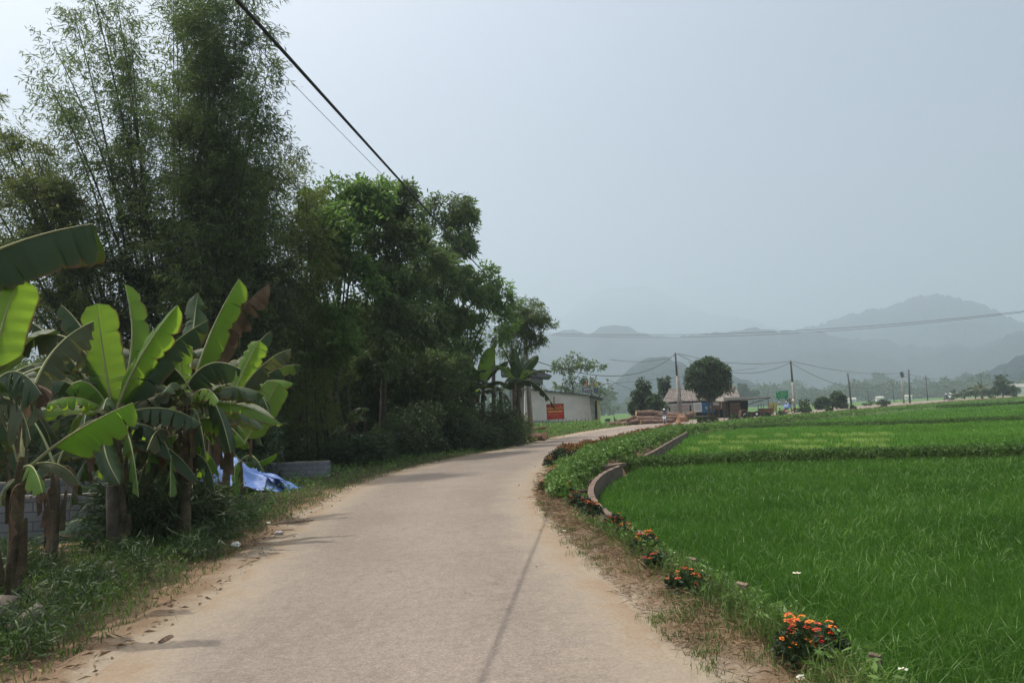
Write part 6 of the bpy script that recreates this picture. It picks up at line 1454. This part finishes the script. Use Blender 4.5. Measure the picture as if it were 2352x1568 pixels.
def person(label, joints, edges, radii, loc, rz, mats, head, hat=None, cloth='grey_cloth'):
    rt = thing("person", label, "person", (0, 0, 0))
    me = bpy.data.meshes.new("body"); me.from_pydata([tuple(j) for j in joints], edges, []); o = bpy.data.objects.new("body", me); col.objects.link(o); o.parent = rt
    me.materials.append(M[cloth]); sk = o.modifiers.new("skin", 'SKIN')
    for i, r in enumerate(radii): me.skin_vertices[0].data[i].radius = (r, r)
    me.skin_vertices[0].data[0].use_root = True
    sb = o.modifiers.new("sub", 'SUBSURF'); sb.levels = 1; sb.render_levels = 1
    hx, hy, hz = head; mb = MB(); mb.lathe((hx, hy, hz), [(0, -.12), (.05, -.10), (.075, -.03), (.08, .04), (.06, .09), (0, .11)], 12); mb.box((hx, hy - .085, hz - .01), (.02, .03, .035)); mb.box((hx, hy - .074, hz - .055), (.04, .01, .012)); 
    for s in (-1, 1): mb.box((hx + s * .082, hy, hz), (.012, .03, .05)); mb.box((hx + s * .028, hy - .075, hz + .02), (.02, .012, .01))
    mb.build("head", M['skin'], rt, False)
    mb = MB()
    if hat == 'helmet': mb.lathe((hx, hy + .01, hz + .03), [(.125, -.06), (.13, 0), (.12, .07), (.07, .13), (0, .15)], 16); mb.build("helmet", M['white_paint'], rt, True); mb = MB(); mb.box((hx, hy - .10, hz - .045), (.12, .05, .08)); mb.build("face_mask", M['dark_cloth'], rt)
    else: mb.lathe((hx, hy, hz + .05), [(.25, -.02), (.17, .05), (.08, .12), (0, .18)], 20); mb.build("conical_hat", M['white_paint'], rt, False)
    for s, (x, y, z) in ((-1, joints[7]), (1, joints[10])):
        mb = MB()
        for f in range(4): xx = x + (f - 1.5) * .02; mb.tube([(xx, y, z), (xx, y - .045 + .004 * f, z - .005), (xx, y - .06, z - .04 + .004 * f)], .009, 5)
        mb.tube([(x - s * .03, y + .02, z), (x - s * .05, y - .01, z - .03)], .01, 5); mb.box((x, y + .02, z), (.08, .07, .03)); mb.build("hand", M['skin'], rt)
    rt.location = loc; rt.rotation_euler = (0, 0, rz); return rt
# joints: pelvis, spine, chest, neck, head root, L shoulder, L elbow, L hand, R shoulder, R elbow, R hand, L hip, L knee, L ankle, L toe, R...
J = [(0, .32, .84), (0, .30, 1.05), (0, .24, 1.26), (0, .20, 1.40), (0, .18, 1.46), (-.19, .22, 1.33), (-.34, .0, 1.14), (-.31, -.28, 1.06), (.19, .22, 1.33), (.34, .0, 1.14), (.31, -.28, 1.06),
     (-.12, .28, .84), (-.20, -.10, .78), (-.17, -.04, .38), (-.17, -.18, .33), (.12, .28, .84), (.20, -.10, .78), (.17, -.04, .38), (.17, -.18, .33)]
E = [(0, 1), (1, 2), (2, 3), (3, 4), (2, 5), (5, 6), (6, 7), (2, 8), (8, 9), (9, 10), (0, 11), (11, 12), (12, 13), (13, 14), (0, 15), (15, 16), (16, 17), (17, 18)]
RD = [.15, .14, .15, .06, .055, .085, .06, .035, .085, .06, .035, .10, .08, .05, .045, .10, .08, .05, .045]
sp_ = G(1527.5, 973.5); sc1 = scooter("white motor scooter ridden toward the camera on the road", sp_, R(-14))
pr = person("person in dark jacket and white helmet riding the white scooter", J, E, RD, sp_, R(-14), None, (0, .15, 1.58), 'helmet')
# parked scooter by the house
sp2 = P(1405, 972, 103); sp2.z = 0; scooter("dark motorcycle parked sideways beside the grey house door", sp2, R(80), 'dark_cloth', "parked motorcycles")
sp3 = P(1812, 940, 120); sp3.z = 0; scooter("motorcycle loaded with goods parked under the blue parasol", sp3, R(60), 'red_paint', "parked motorcycles")
rt = thing("parasol", "blue parasol with a white mark tilted over the loaded motorcycle", "parasol", sp3 + Vector((-.6, 0, 0)))
c = P(1808, 931, 120); mb = MB(); 
for k in range(1): pass
prof = [(.62, -.18), (.52, -.02), (.34, .12), (.12, .18), (0, .19)]
tmp = MB(); tmp.lathe((0, 0, 0), prof, 12); Mr = Euler((R(30), R(-28), 0)).to_matrix(); mb.add([Mr @ Vector(v) + c for v in tmp.v], tmp.f); mb.build("canopy", M['tarp'], rt)
mb = MB(); mb.tube([Vector((c.x + .2, c.y, 0)), c + Vector((0, 0, .2))], .03, 5); mb.build("pole", M['metal'], rt)
text("4", .3, c + Vector((-.25, -.62, -.15)), rt, 'white_paint')
gp = thing("goods_load", "mixed load of sacks and bundles heaped on the parked motorcycle", "load", sp3)
for i in range(9): 
    c = sp3 + Vector((random.uniform(-.1, 1.1), random.uniform(-.3, .3), random.uniform(.4, 2.3))); mb = MB(); mb.lathe(c, [(0, -.22), (.2, -.15), (.25, 0), (.17, .16), (0, .22)], 8); mb.build("sack", M[['log', 'petal_white', 'shrub_leaf', 'rust', 'lantana_leaf'][i % 5]], gp)
# far rider with conical hat
sp4 = G(2173.5, 919.6); d4 = sp4.y; sc4 = scooter("dark motorcycle of the far rider on the right", sp4, R(-70), 'dark_cloth'); sc4.scale = (1.25,) * 3
p4 = person("person in dark clothes and a pale conical hat riding away on the far road", J, E, RD, sp4, R(-70), None, (0, .15, 1.58), 'hat', 'dark_cloth'); p4.scale = (1.25,) * 3

# ------------------------------------------------------------------ haze (one even volume round the scene, sky outside)
HZ = MB(); HZ.box((0, 600, 190), (6400, 5400, 386)); hz = HZ.build("haze", None) if False else None
me = bpy.data.meshes.new("haze")
x0, x1, y0, y1, z0, z1 = -6100, 6100, -4000, 7000, -3, 870
me.from_pydata([(x, y, z) for z in (z0, z1) for (x, y) in ((x0, y0), (x1, y0), (x1, y1), (x0, y1))], [], [(0, 3, 2, 1), (4, 5, 6, 7), (0, 1, 5, 4), (1, 2, 6, 5), (2, 3, 7, 6), (3, 0, 4, 7)])
hz = bpy.data.objects.new("haze", me); col.objects.link(hz); tag(hz, kind="stuff")
hm = bpy.data.materials.new("haze_air"); hm.use_nodes = True; ht = hm.node_tree; ht.nodes.remove(ht.nodes["Principled BSDF"])
pv = ht.nodes.new("ShaderNodeVolumePrincipled"); pv.inputs["Density"].default_value = HAZE_D; pv.inputs["Color"].default_value = (*HAZE_C, 1); pv.inputs["Anisotropy"].default_value = HAZE_G
ht.links.new(pv.outputs[0], ht.nodes["Material Output"].inputs["Volume"]); me.materials.append(hm)
print("LEAVES", LEAFCOUNT[0])
